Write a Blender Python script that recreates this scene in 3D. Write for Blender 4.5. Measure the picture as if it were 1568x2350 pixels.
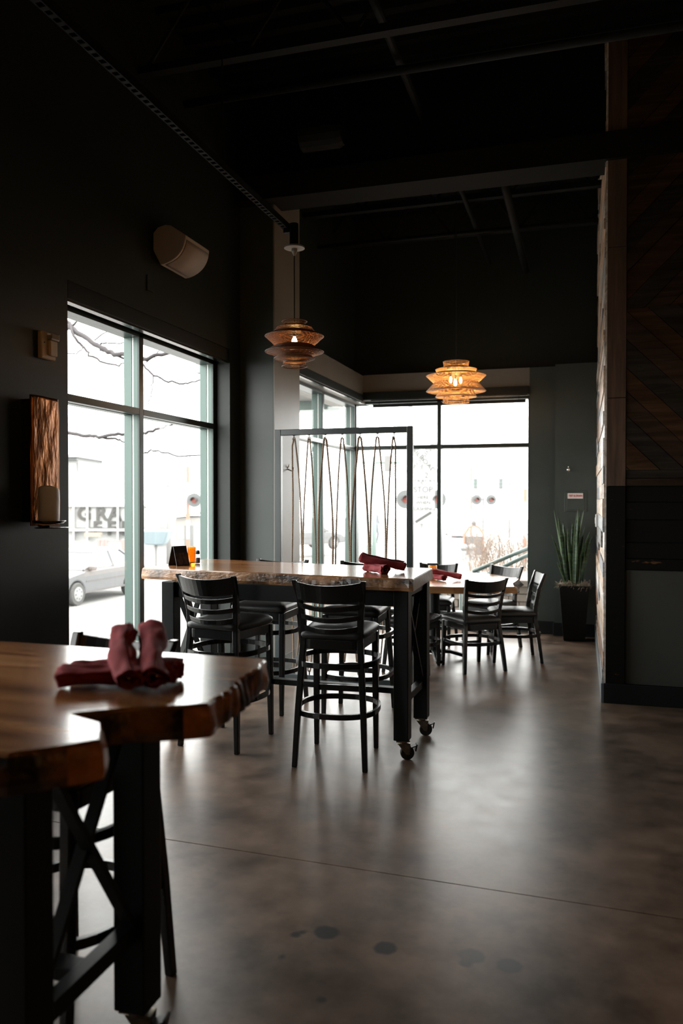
import bpy, math, random
from mathutils import Vector, Matrix, noise
R = math.radians
random.seed(7)
scene = bpy.context.scene
for o in list(bpy.data.objects): bpy.data.objects.remove(o)
COL = scene.collection

# ---------------------------------------------------------------- camera
FPX, CX, CY, EYE = 1828.0, 784.0, 1175.0, 1.52
YAW, PIT = R(16.8), R(-0.85)
FW = Vector((-math.sin(YAW)*math.cos(PIT), math.cos(YAW)*math.cos(PIT), math.sin(PIT)))
RT = Vector((math.cos(YAW), math.sin(YAW), 0)); UP = RT.cross(FW); EYEP = Vector((0, 0, EYE))
cam_d = bpy.data.cameras.new('camera'); cam = bpy.data.objects.new('camera', cam_d); COL.objects.link(cam)
cam_d.sensor_fit = 'VERTICAL'; cam_d.sensor_height = 36; cam_d.sensor_width = 24
cam_d.lens = FPX/2350*36
cam_d.clip_start = .05; cam_d.clip_end = 500
cam_d.dof.use_dof = True; cam_d.dof.focus_distance = 4.9; cam_d.dof.aperture_fstop = 2.2
cam.location = EYEP; cam.rotation_euler = (math.pi/2+PIT, 0, YAW)
scene.camera = cam
def W(x, y, d):                                   # photograph pixel at a real distance along the view axis
    return EYEP+(FW+RT*((x-CX)/FPX)-UP*((y-CY)/FPX))*d

# ---------------------------------------------------------------- sky and exposure
SKY = 11.0
world = bpy.data.worlds.new('world'); scene.world = world; world.use_nodes = True
bg = world.node_tree.nodes['Background']
bg.inputs[0].default_value = (1.0, .985, .95, 1); bg.inputs[1].default_value = SKY
vs = scene.view_settings
vs.view_transform = 'Standard'; vs.look = 'None'; vs.gamma = 1; vs.use_curve_mapping = False; vs.exposure = 0
try: scene.display_settings.display_device = 'sRGB'
except Exception: pass
def portal(name, loc, rot, sx, sy):               # tells the renderer where daylight enters (gives no light itself)
    l = bpy.data.lights.new(name, 'AREA'); l.shape = 'RECTANGLE'; l.size = sx; l.size_y = sy
    l.cycles.is_portal = True
    o = bpy.data.objects.new(name, l); COL.objects.link(o); o.location = loc; o.rotation_euler = rot
portal('daylight_portal', (-3.12, 5.05, 1.45), (0, R(-90), 0), 2.6, 2.3)
portal('daylight_portal', (-3.12, 1.55, 1.45), (0, R(-90), 0), 2.6, 1.7)
portal('daylight_portal', (-2.82, 8.2, 1.45), (0, R(-90), 0), 2.6, 2.5)
portal('daylight_portal', (-1.65, 9.56, 1.45), (R(-90), 0, 0), 2.1, 2.6)
cy = scene.cycles
cy.max_bounces = 8; cy.diffuse_bounces = 4; cy.glossy_bounces = 4; cy.transmission_bounces = 6
cy.transparent_max_bounces = 16; cy.sample_clamp_indirect = 6; cy.caustics_reflective = False; cy.caustics_refractive = False
try: cy.use_denoising = True
except Exception: pass

# ---------------------------------------------------------------- materials
def mat(name, col=(.5, .5, .5), rough=.5, metal=0, spec=.5, var=0, vscale=8, stretch=(1, 1, 1), bump=0, bscale=60,
        col2=None, coat=0, emit=None, estr=0, alpha=1, trans=0, sheen=0, lo=.35, hi=.65, rvar=0, detail=4):
    m = bpy.data.materials.new(name); m.use_nodes = True
    nt = m.node_tree; N = nt.nodes; L = nt.links; b = N['Principled BSDF']
    b.inputs['Base Color'].default_value = (*col, 1); b.inputs['Roughness'].default_value = rough
    b.inputs['Metallic'].default_value = metal; b.inputs['Specular IOR Level'].default_value = spec
    b.inputs['Coat Weight'].default_value = coat; b.inputs['Coat Roughness'].default_value = .08
    b.inputs['Transmission Weight'].default_value = trans
    b.inputs['Alpha'].default_value = alpha
    if sheen: b.inputs['Sheen Weight'].default_value = sheen
    if emit:
        b.inputs['Emission Color'].default_value = (*emit, 1); b.inputs['Emission Strength'].default_value = estr
    tc = N.new('ShaderNodeTexCoord'); mp = N.new('ShaderNodeMapping'); mp.inputs['Scale'].default_value = stretch
    L.new(tc.outputs['Object'], mp.inputs[0])
    if var or col2:
        n = N.new('ShaderNodeTexNoise'); n.inputs['Scale'].default_value = vscale; n.inputs['Detail'].default_value = detail
        L.new(mp.outputs[0], n.inputs['Vector'])
        r = N.new('ShaderNodeValToRGB'); r.color_ramp.elements[0].position = lo; r.color_ramp.elements[1].position = hi
        c2 = col2 or tuple(max(0, c*(1+var)) for c in col); c1 = col if col2 else tuple(max(0, c*(1-var)) for c in col)
        r.color_ramp.elements[0].color = (*c1, 1); r.color_ramp.elements[1].color = (*c2, 1)
        L.new(n.outputs['Fac'], r.inputs[0]); L.new(r.outputs[0], b.inputs['Base Color'])
        if rvar:
            mr = N.new('ShaderNodeMapRange'); mr.inputs['To Min'].default_value = rough-rvar; mr.inputs['To Max'].default_value = rough+rvar
            L.new(n.outputs['Fac'], mr.inputs[0]); L.new(mr.outputs[0], b.inputs['Roughness'])
    if bump:
        n2 = N.new('ShaderNodeTexNoise'); n2.inputs['Scale'].default_value = bscale; n2.inputs['Detail'].default_value = 3
        L.new(mp.outputs[0], n2.inputs['Vector'])
        bp = N.new('ShaderNodeBump'); bp.inputs['Strength'].default_value = bump; bp.inputs['Distance'].default_value = .01
        L.new(n2.outputs['Fac'], bp.inputs['Height']); L.new(bp.outputs[0], b.inputs['Normal'])
    return m
def glass_mat(name, tint=(1, 1, 1), refl=.07):
    m = bpy.data.materials.new(name); m.use_nodes = True; nt = m.node_tree; nt.nodes.clear()
    o = nt.nodes.new('ShaderNodeOutputMaterial'); mx = nt.nodes.new('ShaderNodeMixShader')
    t = nt.nodes.new('ShaderNodeBsdfTransparent'); g = nt.nodes.new('ShaderNodeBsdfGlossy')
    t.inputs[0].default_value = (*tint, 1); g.inputs['Roughness'].default_value = .02
    mx.inputs[0].default_value = refl
    nt.links.new(t.outputs[0], mx.inputs[1]); nt.links.new(g.outputs[0], mx.inputs[2]); nt.links.new(mx.outputs[0], o.inputs[0])
    return m
def wood_mat(name, ramp, axis=0, rough=.2, coat=.6, scale=1.0, bump=.05):
    m = bpy.data.materials.new(name); m.use_nodes = True; nt = m.node_tree; N = nt.nodes; L = nt.links; b = N['Principled BSDF']
    tc = N.new('ShaderNodeTexCoord'); mp = N.new('ShaderNodeMapping')
    s = [9*scale]*3; s[axis] = .7*scale; mp.inputs['Scale'].default_value = s
    L.new(tc.outputs['Object'], mp.inputs[0])
    n = N.new('ShaderNodeTexNoise'); n.inputs['Scale'].default_value = 1.6; n.inputs['Detail'].default_value = 8
    n.inputs['Roughness'].default_value = .62; n.inputs['Distortion'].default_value = .6
    L.new(mp.outputs[0], n.inputs['Vector'])
    r = N.new('ShaderNodeValToRGB'); cr = r.color_ramp
    while len(cr.elements) < len(ramp): cr.elements.new(.5)
    for e, (p, c) in zip(cr.elements, ramp): e.position = p; e.color = (*c, 1)
    L.new(n.outputs['Fac'], r.inputs[0]); L.new(r.outputs[0], b.inputs['Base Color'])
    b.inputs['Roughness'].default_value = rough; b.inputs['Coat Weight'].default_value = coat; b.inputs['Coat Roughness'].default_value = .12
    if name.startswith('barn'): b.inputs['Specular IOR Level'].default_value = .15
    bp = N.new('ShaderNodeBump'); bp.inputs['Strength'].default_value = bump; bp.inputs['Distance'].default_value = .004
    L.new(n.outputs['Fac'], bp.inputs['Height']); L.new(bp.outputs[0], b.inputs['Normal'])
    return m

M = {}
M['paint_b'] = mat('green_grey_paint', (.043, .056, .052), .42, var=.08, vscale=3, bump=.04, bscale=180)  # wall paint, lighter copy for the daylit pier and end wall
M['paint'] = mat('green_black_paint', (.015, .020, .018), .45, spec=.3, var=.08, vscale=3, bump=.04, bscale=180)  # wall paint, darkened copy for the shaded left and upper walls
M['paint_up'] = mat('black_paint', (.007, .009, .0085), .65, spec=.2, var=.1, vscale=3)
M['ceil'] = mat('ceiling_black', (.003, .004, .004), .75, spec=.15, var=.2, vscale=2)
M['steelgrey'] = mat('painted_duct_steel', (.0035, .0045, .0045), .7, spec=.2, var=.15, vscale=4)
M['beam'] = mat('beam_paint', (.005, .006, .0055), .85, spec=.2)
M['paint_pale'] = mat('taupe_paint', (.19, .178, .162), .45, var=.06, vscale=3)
M['trim'] = mat('black_trim', (.007, .010, .010), .45, spec=.25)
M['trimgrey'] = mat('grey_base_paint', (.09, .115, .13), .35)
M['alu'] = mat('green_storefront_frame', (.05, .085, .075), .32, metal=.25)
M['alu_in'] = mat('dark_storefront_frame', (.022, .032, .03), .3, metal=.3)
M['bead'] = mat('pale_glazing_bead', (.6, .62, .62), .3)  # pale colour paints the bright refraction along the glass edge
M['glass'] = glass_mat('window_glass', (.97, .98, .98), .05)
M['black_lacquer'] = mat('black_lacquer', (.005, .006, .006), .27, spec=.4, coat=.1)
M['vinyl'] = mat('black_vinyl', (.013, .016, .017), .40, bump=.08, bscale=260)
M['steel_black'] = mat('black_powder_steel', (.004, .006, .006), .45, spec=.2, bump=.04, bscale=300)
M['steel_dark'] = mat('dark_slate_steel', (.02, .03, .032), .32, bump=.03, bscale=300)
M['zinc'] = mat('zinc', (.25, .22, .17), .35, metal=.9, var=.3, vscale=30)
M['rubber'] = mat('rubber', (.012, .012, .012), .45)
M['chrome'] = mat('chrome', (.75, .72, .68), .18, metal=1)
M['walnut_x'] = wood_mat('walnut_top', [(.2, (.045, .016, .006)), (.42, (.17, .066, .022)), (.56, (.30, .135, .05)), (.72, (.42, .22, .10))], 0, .2, .5)
M['walnut_y'] = wood_mat('walnut_top_round', [(.2, (.16, .07, .03)), (.45, (.34, .17, .075)), (.62, (.45, .26, .13)), (.75, (.52, .33, .18))], 0, .24, .5)
M['oak_cut'] = wood_mat('sawn_edge', [(.2, (.16, .065, .022)), (.5, (.34, .17, .07)), (.75, (.48, .27, .12))], 0, .35, .2, 1.4)
M['bark'] = mat('live_edge_bark', (.02, .010, .006), .42, col2=(.33, .165, .07), vscale=4.5, stretch=(1, 1, 2.4), lo=.40, hi=.60, bump=.6, bscale=40, coat=.3, detail=7)
M['bark_dark'] = mat('live_edge_bark_dark', (.012, .006, .004), .4, col2=(.34, .14, .035), vscale=10, stretch=(1, 1, 1.2), lo=.45, hi=.66, bump=.5, bscale=40, coat=.35, detail=6)
M['sapwood'] = mat('amber_sapwood', (.42, .15, .028), .4, var=.35, vscale=14, coat=.3, bump=.3, bscale=40)
M['napkin'] = mat('maroon_cloth', (.25, .022, .030), .85, var=.12, vscale=30, bump=.25, bscale=500, sheen=.05)
M['tent'] = mat('menu_black', (.008, .008, .008), .4)
M['tent_print'] = mat('menu_print', (.09, .05, .03), .5, col2=(.012, .01, .01), vscale=60, stretch=(1, 1, .4))
M['print_white'] = mat('menu_lettering', (.5, .46, .4), .6)
M['amber'] = mat('amber_glass', (1.0, .42, .02), .12, trans=.85)
M['clear'] = glass_mat('clear_glass', (.92, .93, .93), .12)
M['salt'] = mat('salt', (.75, .73, .7), .8)
M['pepper'] = mat('pepper', (.10, .05, .035), .8, var=.5, vscale=200)
M['rope'] = mat('manila_rope', (.22, .155, .105), .85, var=.25, vscale=120)
M['wicker_a'] = mat('dark_rattan', (.085, .030, .007), .5, var=.35, vscale=60)
M['wicker_b'] = mat('light_rattan', (.40, .25, .13), .5, var=.3, vscale=60)
M['bulb_a'] = mat('warm_bulb', (1, .8, .5), .3, emit=(1, .52, .17), estr=320)
M['bulb_b'] = mat('warm_candle_bulb', (1, .8, .5), .3, emit=(1, .55, .20), estr=440)
M['canopy'] = mat('canopy_white', (.22, .22, .22), .5)
M['cord'] = mat('black_cord', (.006, .006, .006), .5)
M['speaker'] = mat('speaker_plastic', (.42, .38, .35), .5)
M['grille'] = mat('speaker_grille', (.36, .31, .28), .6, bump=.5, bscale=700)
M['strobe'] = mat('beige_plastic', (.5, .38, .26), .45)
M['lens'] = mat('strobe_lens', (.6, .55, .52), .1, trans=.6)
M['copper'] = mat('hammered_copper', (.10, .036, .014), .34, metal=1, col2=(.50, .20, .07), vscale=9, stretch=(1, 1, .35), bump=1.0, bscale=26, lo=.3, hi=.7)
M['pewter'] = mat('dark_pewter', (.12, .11, .10), .25, metal=1)
M['wax'] = mat('ivory_wax', (.82, .76, .68), .45, var=.05, vscale=12)
M['planter'] = mat('planter_black', (.004, .005, .005), .45, spec=.2)
M['leaf'] = mat('snake_plant_leaf', (.007, .028, .011), .38, col2=(.045, .10, .052), vscale=26, stretch=(.4, .4, 1.6), lo=.42, hi=.62)
M['leaf_edge'] = mat('snake_plant_leaf_margin', (.10, .16, .06), .4)
M['moss'] = mat('grey_moss', (.24, .20, .15), .9, var=.4, vscale=60)
M['sign_white'] = mat('sign_white', (.75, .72, .72), .4)
M['sign_red'] = mat('sign_red', (.55, .03, .04), .5)
M['white_plastic'] = mat('white_plastic', (.75, .75, .75), .4)
M['panel_grey'] = mat('grey_lower_panel', (.045, .05, .046), .5, var=.1, vscale=2)
def plank(name, a, c, rough=.45):
    a = tuple(min(.8, x*1.35) for x in a); c = tuple(min(.8, x*1.35) for x in c)
    return wood_mat(name, [(.25, tuple(x*.45 for x in a)), (.45, a), (.6, c), (.8, tuple(min(1, x*1.25) for x in c))], 1, rough, 0, 1.6, .35)
PLK = [plank('weathered_plank_white', (.40, .37, .34), (.55, .52, .49)), plank('weathered_plank_grey', (.16, .17, .18), (.27, .28, .29)),
       plank('weathered_plank_tan', (.34, .25, .18), (.48, .38, .30)), plank('weathered_plank_brown', (.15, .085, .05), (.27, .17, .11)),
       plank('weathered_plank_dark', (.06, .055, .05), (.13, .12, .11))]
def plankx(name, a, c):
    a = tuple(x*.55 for x in a); c = tuple(x*.6 for x in c)
    return wood_mat(name, [(.25, tuple(x*.4 for x in a)), (.45, a), (.65, c)], 0, .6, 0, 1.5, .5)
PLD = [plankx('barn_board_brown', (.05, .028, .016), (.10, .06, .036)), plankx('barn_board_grey', (.03, .025, .02), (.06, .05, .04)),
       plankx('barn_board_rust', (.07, .034, .015), (.13, .07, .035))]
M['post_wood'] = wood_mat('post_board', [(.25, (.03, .018, .012)), (.5, (.085, .05, .033)), (.75, (.15, .095, .065))], 2, .6, 0, 1.6, .4)
M['black_board'] = mat('black_stained_board', (.004, .004, .0035), .6, spec=.15, col2=(.10, .05, .02), vscale=26, lo=.70, hi=.76, stretch=(.35, 1, 1), bump=.25, bscale=30)
M['out_ground'] = mat('street_concrete', (.19, .185, .175), .8, var=.06, vscale=.6)
M['asphalt'] = mat('asphalt', (.17, .167, .163), .85, var=.08, vscale=.8)
M['car'] = mat('silver_car_paint', (.10, .103, .108), .3, metal=.3, coat=.4)
M['car_glass'] = mat('car_window', (.15, .155, .16), .15)
M['tyre'] = mat('tyre', (.055, .054, .052), .8)
M['hub'] = mat('wheel_cover', (.19, .19, .19), .4)
M['tail'] = mat('tail_light', (.18, .10, .09), .4)
M['bark_out'] = mat('bare_branch', (.045, .04, .042), .9)
M['bld_white'] = mat('pale_building', (.30, .30, .297), .8)
M['bld_beige'] = mat('beige_building', (.26, .25, .235), .8)
M['bld_tan'] = mat('tan_roof_edge', (.22, .19, .155), .8)
M['bld_grey'] = mat('grey_soffit', (.12, .125, .125), .7)
M['letter'] = mat('grey_sign_letter', (.045, .044, .042), .7)
M['letter_pale'] = mat('pale_sign_letter', (.05, .05, .05), .7)
M['red_out'] = mat('faded_red_steel', (.23, .16, .15), .7)
M['orange_out'] = mat('crossing_red', (.30, .13, .09), .6)
M['white_out'] = mat('crossing_white', (.27, .27, .27), .6)
M['green_pole'] = mat('pale_green_pole', (.115, .155, .142), .5)
M['pole'] = mat('pale_pole', (.13, .127, .125), .7)
M['disc'] = mat('signal_disc', (.085, .09, .09), .6)
M['hood'] = mat('signal_hood', (.03, .03, .03), .6)
M['signal_red'] = mat('signal_red', (.24, .05, .035), .3)
M['block'] = mat('tan_block', (.19, .155, .13), .85, var=.15, vscale=6, bump=.3, bscale=20)
M['rail_green'] = mat('green_handrail', (.075, .105, .097), .4)
M['twig'] = mat('red_twig', (.17, .13, .105), .9)
M['jeans'] = mat('person_clothing', (.10, .105, .12), .9)
M['skin'] = mat('person_skin', (.3, .2, .15), .7)
M['blue_out'] = mat('blue_bin', (.17, .215, .235), .6)
M['mailbox'] = mat('kiosk_dark', (.085, .08, .078), .7)
M['bollard'] = mat('white_bollard', (.18, .18, .18), .7)

# floor: polished concrete with wear clouds, and dark worn spots that are in the concrete itself
def floor_mat():
    m = bpy.data.materials.new('polished_concrete'); m.use_nodes = True; nt = m.node_tree; N = nt.nodes; L = nt.links; b = N['Principled BSDF']
    tc = N.new('ShaderNodeTexCoord')
    n1 = N.new('ShaderNodeTexNoise'); n1.inputs['Scale'].default_value = 2.2; n1.inputs['Detail'].default_value = 7; n1.inputs['Roughness'].default_value = .6
    n2 = N.new('ShaderNodeTexNoise'); n2.inputs['Scale'].default_value = 7; n2.inputs['Detail'].default_value = 9; n2.inputs['Roughness'].default_value = .6
    for n in (n1, n2): L.new(tc.outputs['Object'], n.inputs['Vector'])
    r = N.new('ShaderNodeValToRGB'); cr = r.color_ramp
    cr.elements[0].position = .38; cr.elements[0].color = (.050, .032, .023, 1); cr.elements[1].position = .62; cr.elements[1].color = (.175, .122, .089, 1)
    mx = N.new('ShaderNodeMix'); mx.data_type = 'FLOAT'; mx.inputs[0].default_value = .35
    L.new(n1.outputs['Fac'], mx.inputs[2]); L.new(n2.outputs['Fac'], mx.inputs[3]); L.new(mx.outputs[0], r.inputs[0])
    last = r.outputs[0]
    for (x, y, rad) in [(-.853, 2.645, .040), (-.636, 2.608, .036), (-.344, 2.645, .038), (-.36, 2.60, .022), (-.214, 2.63, .040), (-.951, 2.60, .018), (-.935, 2.62, .012), (-.95, 2.46, .016), (-.16, 2.30, .02), (-.75, 2.28, .012)]:
        d = N.new('ShaderNodeVectorMath'); d.operation = 'DISTANCE'; d.inputs[1].default_value = (x, y, 0)
        L.new(tc.outputs['Object'], d.inputs[0])
        nn = N.new('ShaderNodeMath'); nn.operation = 'MULTIPLY_ADD'; nn.inputs[1].default_value = .05; L.new(n2.outputs['Fac'], nn.inputs[0]); L.new(d.outputs['Value'], nn.inputs[2])
        mr = N.new('ShaderNodeMapRange'); mr.inputs['From Min'].default_value = rad+.022; mr.inputs['From Max'].default_value = rad+.034
        mr.inputs['To Min'].default_value = .96; mr.inputs['To Max'].default_value = 0; L.new(nn.outputs[0], mr.inputs[0])
        c = N.new('ShaderNodeMix'); c.data_type = 'RGBA'; c.inputs[7].default_value = (.016, .018, .018, 1)
        L.new(mr.outputs[0], c.inputs[0]); L.new(last, c.inputs[6]); last = c.outputs[2]
    L.new(last, b.inputs['Base Color'])
    rr = N.new('ShaderNodeMapRange'); rr.inputs['From Min'].default_value = .3; rr.inputs['From Max'].default_value = .7
    rr.inputs['To Min'].default_value = .30; rr.inputs['To Max'].default_value = .35; b.inputs['Specular IOR Level'].default_value = .40; L.new(n2.outputs['Fac'], rr.inputs[0]); L.new(rr.outputs[0], b.inputs['Roughness'])
    bp = N.new('ShaderNodeBump'); bp.inputs['Strength'].default_value = .015; bp.inputs['Distance'].default_value = .01
    L.new(n1.outputs['Fac'], bp.inputs['Height']); return m
M['floor'] = floor_mat()

# ---------------------------------------------------------------- mesh helpers
class MB:
    def __init__(s): s.v = []; s.f = []; s.mi = []
    def add(s, vs, fs, mi=0):
        k = len(s.v); s.v += [tuple(v) for v in vs]; s.f += [tuple(i+k for i in f) for f in fs]; s.mi += [mi]*len(fs); return s
    def box(s, lo, hi, rot=None, about=None, mi=0):
        x0, y0, z0 = lo; x1, y1, z1 = hi
        vs = [Vector(p) for p in ((x0,y0,z0),(x1,y0,z0),(x1,y1,z0),(x0,y1,z0),(x0,y0,z1),(x1,y0,z1),(x1,y1,z1),(x0,y1,z1))]
        if rot is not None:
            c = Vector(about) if about is not None else (Vector(lo)+Vector(hi))/2
            vs = [c+rot@(v-c) for v in vs]
        return s.add(vs, [(3,2,1,0),(4,5,6,7),(0,1,5,4),(1,2,6,5),(2,3,7,6),(3,0,4,7)], mi)
    def loft(s, rings, cap=True, mi=0, closed=False):
        n = len(rings[0]); vs = [p for r in rings for p in r]; fs = []
        m = len(rings)
        for i in range(m if closed else m-1):
            a = i*n; b = ((i+1) % m)*n
            for j in range(n):
                k = (j+1) % n; fs.append((a+j, a+k, b+k, b+j))
        if cap and not closed: fs += [tuple(range(n))[::-1], tuple(range((m-1)*n, m*n))]
        return s.add(vs, fs, mi)
    def bar(s, pts, mi=0):                      # pts: (x,y,z,wx,wy) horizontal rectangles
        return s.loft([[(x-a/2,y-b/2,z),(x+a/2,y-b/2,z),(x+a/2,y+b/2,z),(x-a/2,y+b/2,z)] for x,y,z,a,b in pts], mi=mi)
    def tube(s, pts, r, n=8, closed=False, mi=0, cap=True):
        pts = [Vector(p) for p in pts]; rings = []; N = len(pts)
        t0 = (pts[1]-pts[0]).normalized(); u = t0.orthogonal().normalized()
        for i, p in enumerate(pts):
            if closed: t = (pts[(i+1) % N]-pts[i-1]).normalized()
            else: t = (pts[min(i+1, N-1)]-pts[max(i-1, 0)]).normalized()
            u = (u-t*u.dot(t)); u = u.normalized() if u.length > 1e-6 else t.orthogonal().normalized()
            w = t.cross(u); rr = r[i] if isinstance(r, (list, tuple)) else r
            rings.append([p+(u*math.cos(2*math.pi*j/n)+w*math.sin(2*math.pi*j/n))*rr for j in range(n)])
        return s.loft(rings, cap, mi, closed)
    def flat(s, pts, w, h, up=Vector((0,0,1)), closed=False, mi=0):   # rectangular section swept along pts, h along up
        pts = [Vector(p) for p in pts]; N = len(pts); rings = []
        for i, p in enumerate(pts):
            if closed: t = (pts[(i+1) % N]-pts[i-1]).normalized()
            else: t = (pts[min(i+1, N-1)]-pts[max(i-1, 0)]).normalized()
            sd = t.cross(up).normalized(); uu = sd.cross(t)
            rings.append([p-sd*w/2-uu*h/2, p+sd*w/2-uu*h/2, p+sd*w/2+uu*h/2, p-sd*w/2+uu*h/2])
        return s.loft(rings, True, mi, closed)
    def lathe(s, prof, n=24, c=(0,0,0), axis=None, mi=0, cap=True):
        Rm = Vector((0,0,1)).rotation_difference(Vector(axis)).to_matrix() if axis is not None else Matrix.Identity(3)
        c = Vector(c)
        rings = [[c+Rm@Vector((r*math.cos(2*math.pi*j/n), r*math.sin(2*math.pi*j/n), z)) for j in range(n)] for r, z in prof]
        return s.loft(rings, cap, mi)
    def prism(s, poly, z0, z1, mi=0):
        n = len(poly); vs = [(x,y,z0) for x,y in poly]+[(x,y,z1) for x,y in poly]
        return s.add(vs, [tuple(range(n))[::-1], tuple(range(n,2*n))]+[(i,(i+1)%n,n+(i+1)%n,n+i) for i in range(n)], mi)
    def grid(s, rows, mi=0):
        n = len(rows[0]); vs = [p for r in rows for p in r]
        return s.add(vs, [(i*n+j, i*n+j+1, (i+1)*n+j+1, (i+1)*n+j) for i in range(len(rows)-1) for j in range(n-1)], mi)
    def build(s, name, mats, parent=None, smooth=False, bevel=0, sub=0, seg=2):
        me = bpy.data.meshes.new(name); me.from_pydata(s.v, [], s.f)
        for m in (mats if isinstance(mats, (list, tuple)) else [mats]): me.materials.append(m)
        me.polygons.foreach_set('material_index', s.mi)
        if smooth: me.polygons.foreach_set('use_smooth', [True]*len(me.polygons))
        me.update()
        o = bpy.data.objects.new(name, me); COL.objects.link(o)
        if parent is not None: o.parent = parent
        if bevel:
            b = o.modifiers.new('bevel', 'BEVEL'); b.width = bevel; b.segments = seg; b.limit_method = 'ANGLE'; b.angle_limit = R(40)
            if smooth is False: pass
        if sub:
            q = o.modifiers.new('subsurf', 'SUBSURF'); q.levels = q.render_levels = sub
        return o
def fixn(o):
    import bmesh
    bm = bmesh.new(); bm.from_mesh(o.data); bmesh.ops.recalc_face_normals(bm, faces=bm.faces); bm.to_mesh(o.data); bm.free(); return o
def tag(o, label, cat, group=None):
    o['label'] = label; o['category'] = cat
    if group: o['group'] = group
    return o
def struct(o, label=None):
    o['kind'] = 'structure'
    if label: o['label'] = label
    return o
def empty(name, loc=(0,0,0), rz=0):
    o = bpy.data.objects.new(name, None); COL.objects.link(o); o.location = loc; o.rotation_euler = (0,0,rz)
    o.empty_display_size = .1; return o
def thing(name, label, cat, loc=(0,0,0), rz=0, group=None): return tag(empty(name, loc, rz), label, cat, group)
def children(o): return [c for c in bpy.data.objects if c.parent == o]
def copy_tree(o, parent=None):
    c = o.copy(); COL.objects.link(c); c.parent = parent
    for ch in children(o): copy_tree(ch, c)
    return c
def box(name, lo, hi, m, parent=None, bevel=0, rot=None): return MB().box(lo, hi, rot).build(name, m, parent, bevel=bevel)
def rz(a): return Matrix.Rotation(a, 3, 'Z')

# ================================================================ SETTING
XL, XP, YP0, YP1, YE, YS = -2.843, -2.537, 6.377, 7.01, 9.32, 9.24
XW = .165                                         # plank wall plane
ZC = 4.95
# floor: two slabs with an open saw-cut joint between them
def jy(x): return 3.172+(x+1.798)*(3.102-3.172)/(2.155)
fl = struct(MB().prism([(-3.1,-4.2),(5.2,-4.2),(5.2,jy(5.2)-.003),(-3.1,jy(-3.1)-.003)], -.12, 0).build('floor', M['floor']), 'polished brown concrete floor')
MB().prism([(-3.1,jy(-3.1)+.003),(5.2,jy(5.2)+.003),(5.2,9.6),(-3.1,9.6)], -.12, 0).build('floor_slab', M['floor'], fl)
MB().prism([(-3.1,jy(-3.1)-.003),(5.2,jy(5.2)-.003),(5.2,jy(5.2)+.003),(-3.1,jy(-3.1)+.003)], -.12, -.012).build('floor_joint', M['trim'], fl)

wl = MB()
wl.box((-3.1,-4.2,0),(XL,.75,ZC)); wl.box((-3.1,2.35,0),(XL,3.953,ZC)); wl.box((-3.1,.75,2.79),(XL,2.35,ZC)); wl.box((-3.1,.75,0),(XL,2.35,.10)); wl.box((-3.1,6.162,0),(XL,YP0,ZC)); wl.box((-3.1,3.953,2.79),(XL,6.162,ZC)); wl.box((-3.1,3.953,0),(XL,6.162,.10))
wl = struct(wl.build('wall_left', M['paint']), 'dark painted wall around the big street window')
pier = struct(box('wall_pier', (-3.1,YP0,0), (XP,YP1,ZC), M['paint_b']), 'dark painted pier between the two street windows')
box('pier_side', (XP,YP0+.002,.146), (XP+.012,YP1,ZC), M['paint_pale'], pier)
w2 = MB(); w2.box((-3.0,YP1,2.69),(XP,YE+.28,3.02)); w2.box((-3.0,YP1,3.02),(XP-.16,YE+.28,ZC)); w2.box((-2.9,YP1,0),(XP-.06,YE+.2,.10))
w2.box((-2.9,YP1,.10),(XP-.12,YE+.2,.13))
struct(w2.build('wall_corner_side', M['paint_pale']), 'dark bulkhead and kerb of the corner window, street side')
we = MB();  we.box((-.577,YE,0),(-.291,YE+.28,3.03))
we.box((-.291,YS,0),(.30,YE+.28,3.04)); we.box((-2.72,YE+.05,0),(-.577,YE+.26,.10))
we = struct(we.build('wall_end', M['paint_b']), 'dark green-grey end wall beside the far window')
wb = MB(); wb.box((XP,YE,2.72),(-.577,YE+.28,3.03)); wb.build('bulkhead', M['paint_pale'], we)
box('upper_wall', (XP-.2,YE+.14,3.02),(.5,YE+.3,ZC), M['paint'], we)
box('upper_wall_side', (-3.0,YP1,3.021),(XP-.158,YE+.28,ZC), M['paint'], we)
# far side rooms that close the space
struct(box('wall_back', (-3.1,-4.45,0), (5.4,-4.2,ZC), M['paint_up']))
struct(box('wall_side', (5.2,-4.2,0), (5.45,6.6,ZC), M['paint_up']))
wr = struct(MB().box((XW+.02,6.32,0),(5.3,YE+.3,ZC)).build('wall_right', M['paint_up']), 'plank-clad partition on the right')

# baseboards
def base(name, lo, hi, m, lab): return struct(box(name, lo, hi, m, bevel=.003), lab)
base('baseboard_left', (XL,2.35,0), (XL+.014,3.953,.146), M['trim'], 'black baseboard of the left wall')
bp = MB(); bp.box((XL,YP0-.014,0),(XP+.014,YP0,.146)); bp.box((XP,YP0,0),(XP+.014,YP1,.146)); bp.build
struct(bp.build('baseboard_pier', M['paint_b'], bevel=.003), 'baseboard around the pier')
be = MB(); be.box((-.577,YE-.014,0),(-.291,YE,.146)); be.box((-.305,YS-.014,0),(XW,YS,.146)); struct(be.build('baseboard_end', M['trim'], bevel=.003), 'black baseboard of the end wall')
base('baseboard_planks', (XW-.022,6.27,0), (XW,YS,.146), M['trimgrey'], 'blue-grey baseboard under the planks')
base('baseboard_right', (XW-.004,6.262,0), (5.2,6.285,.146), M['trim'], 'black baseboard under the grey panel')

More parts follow.
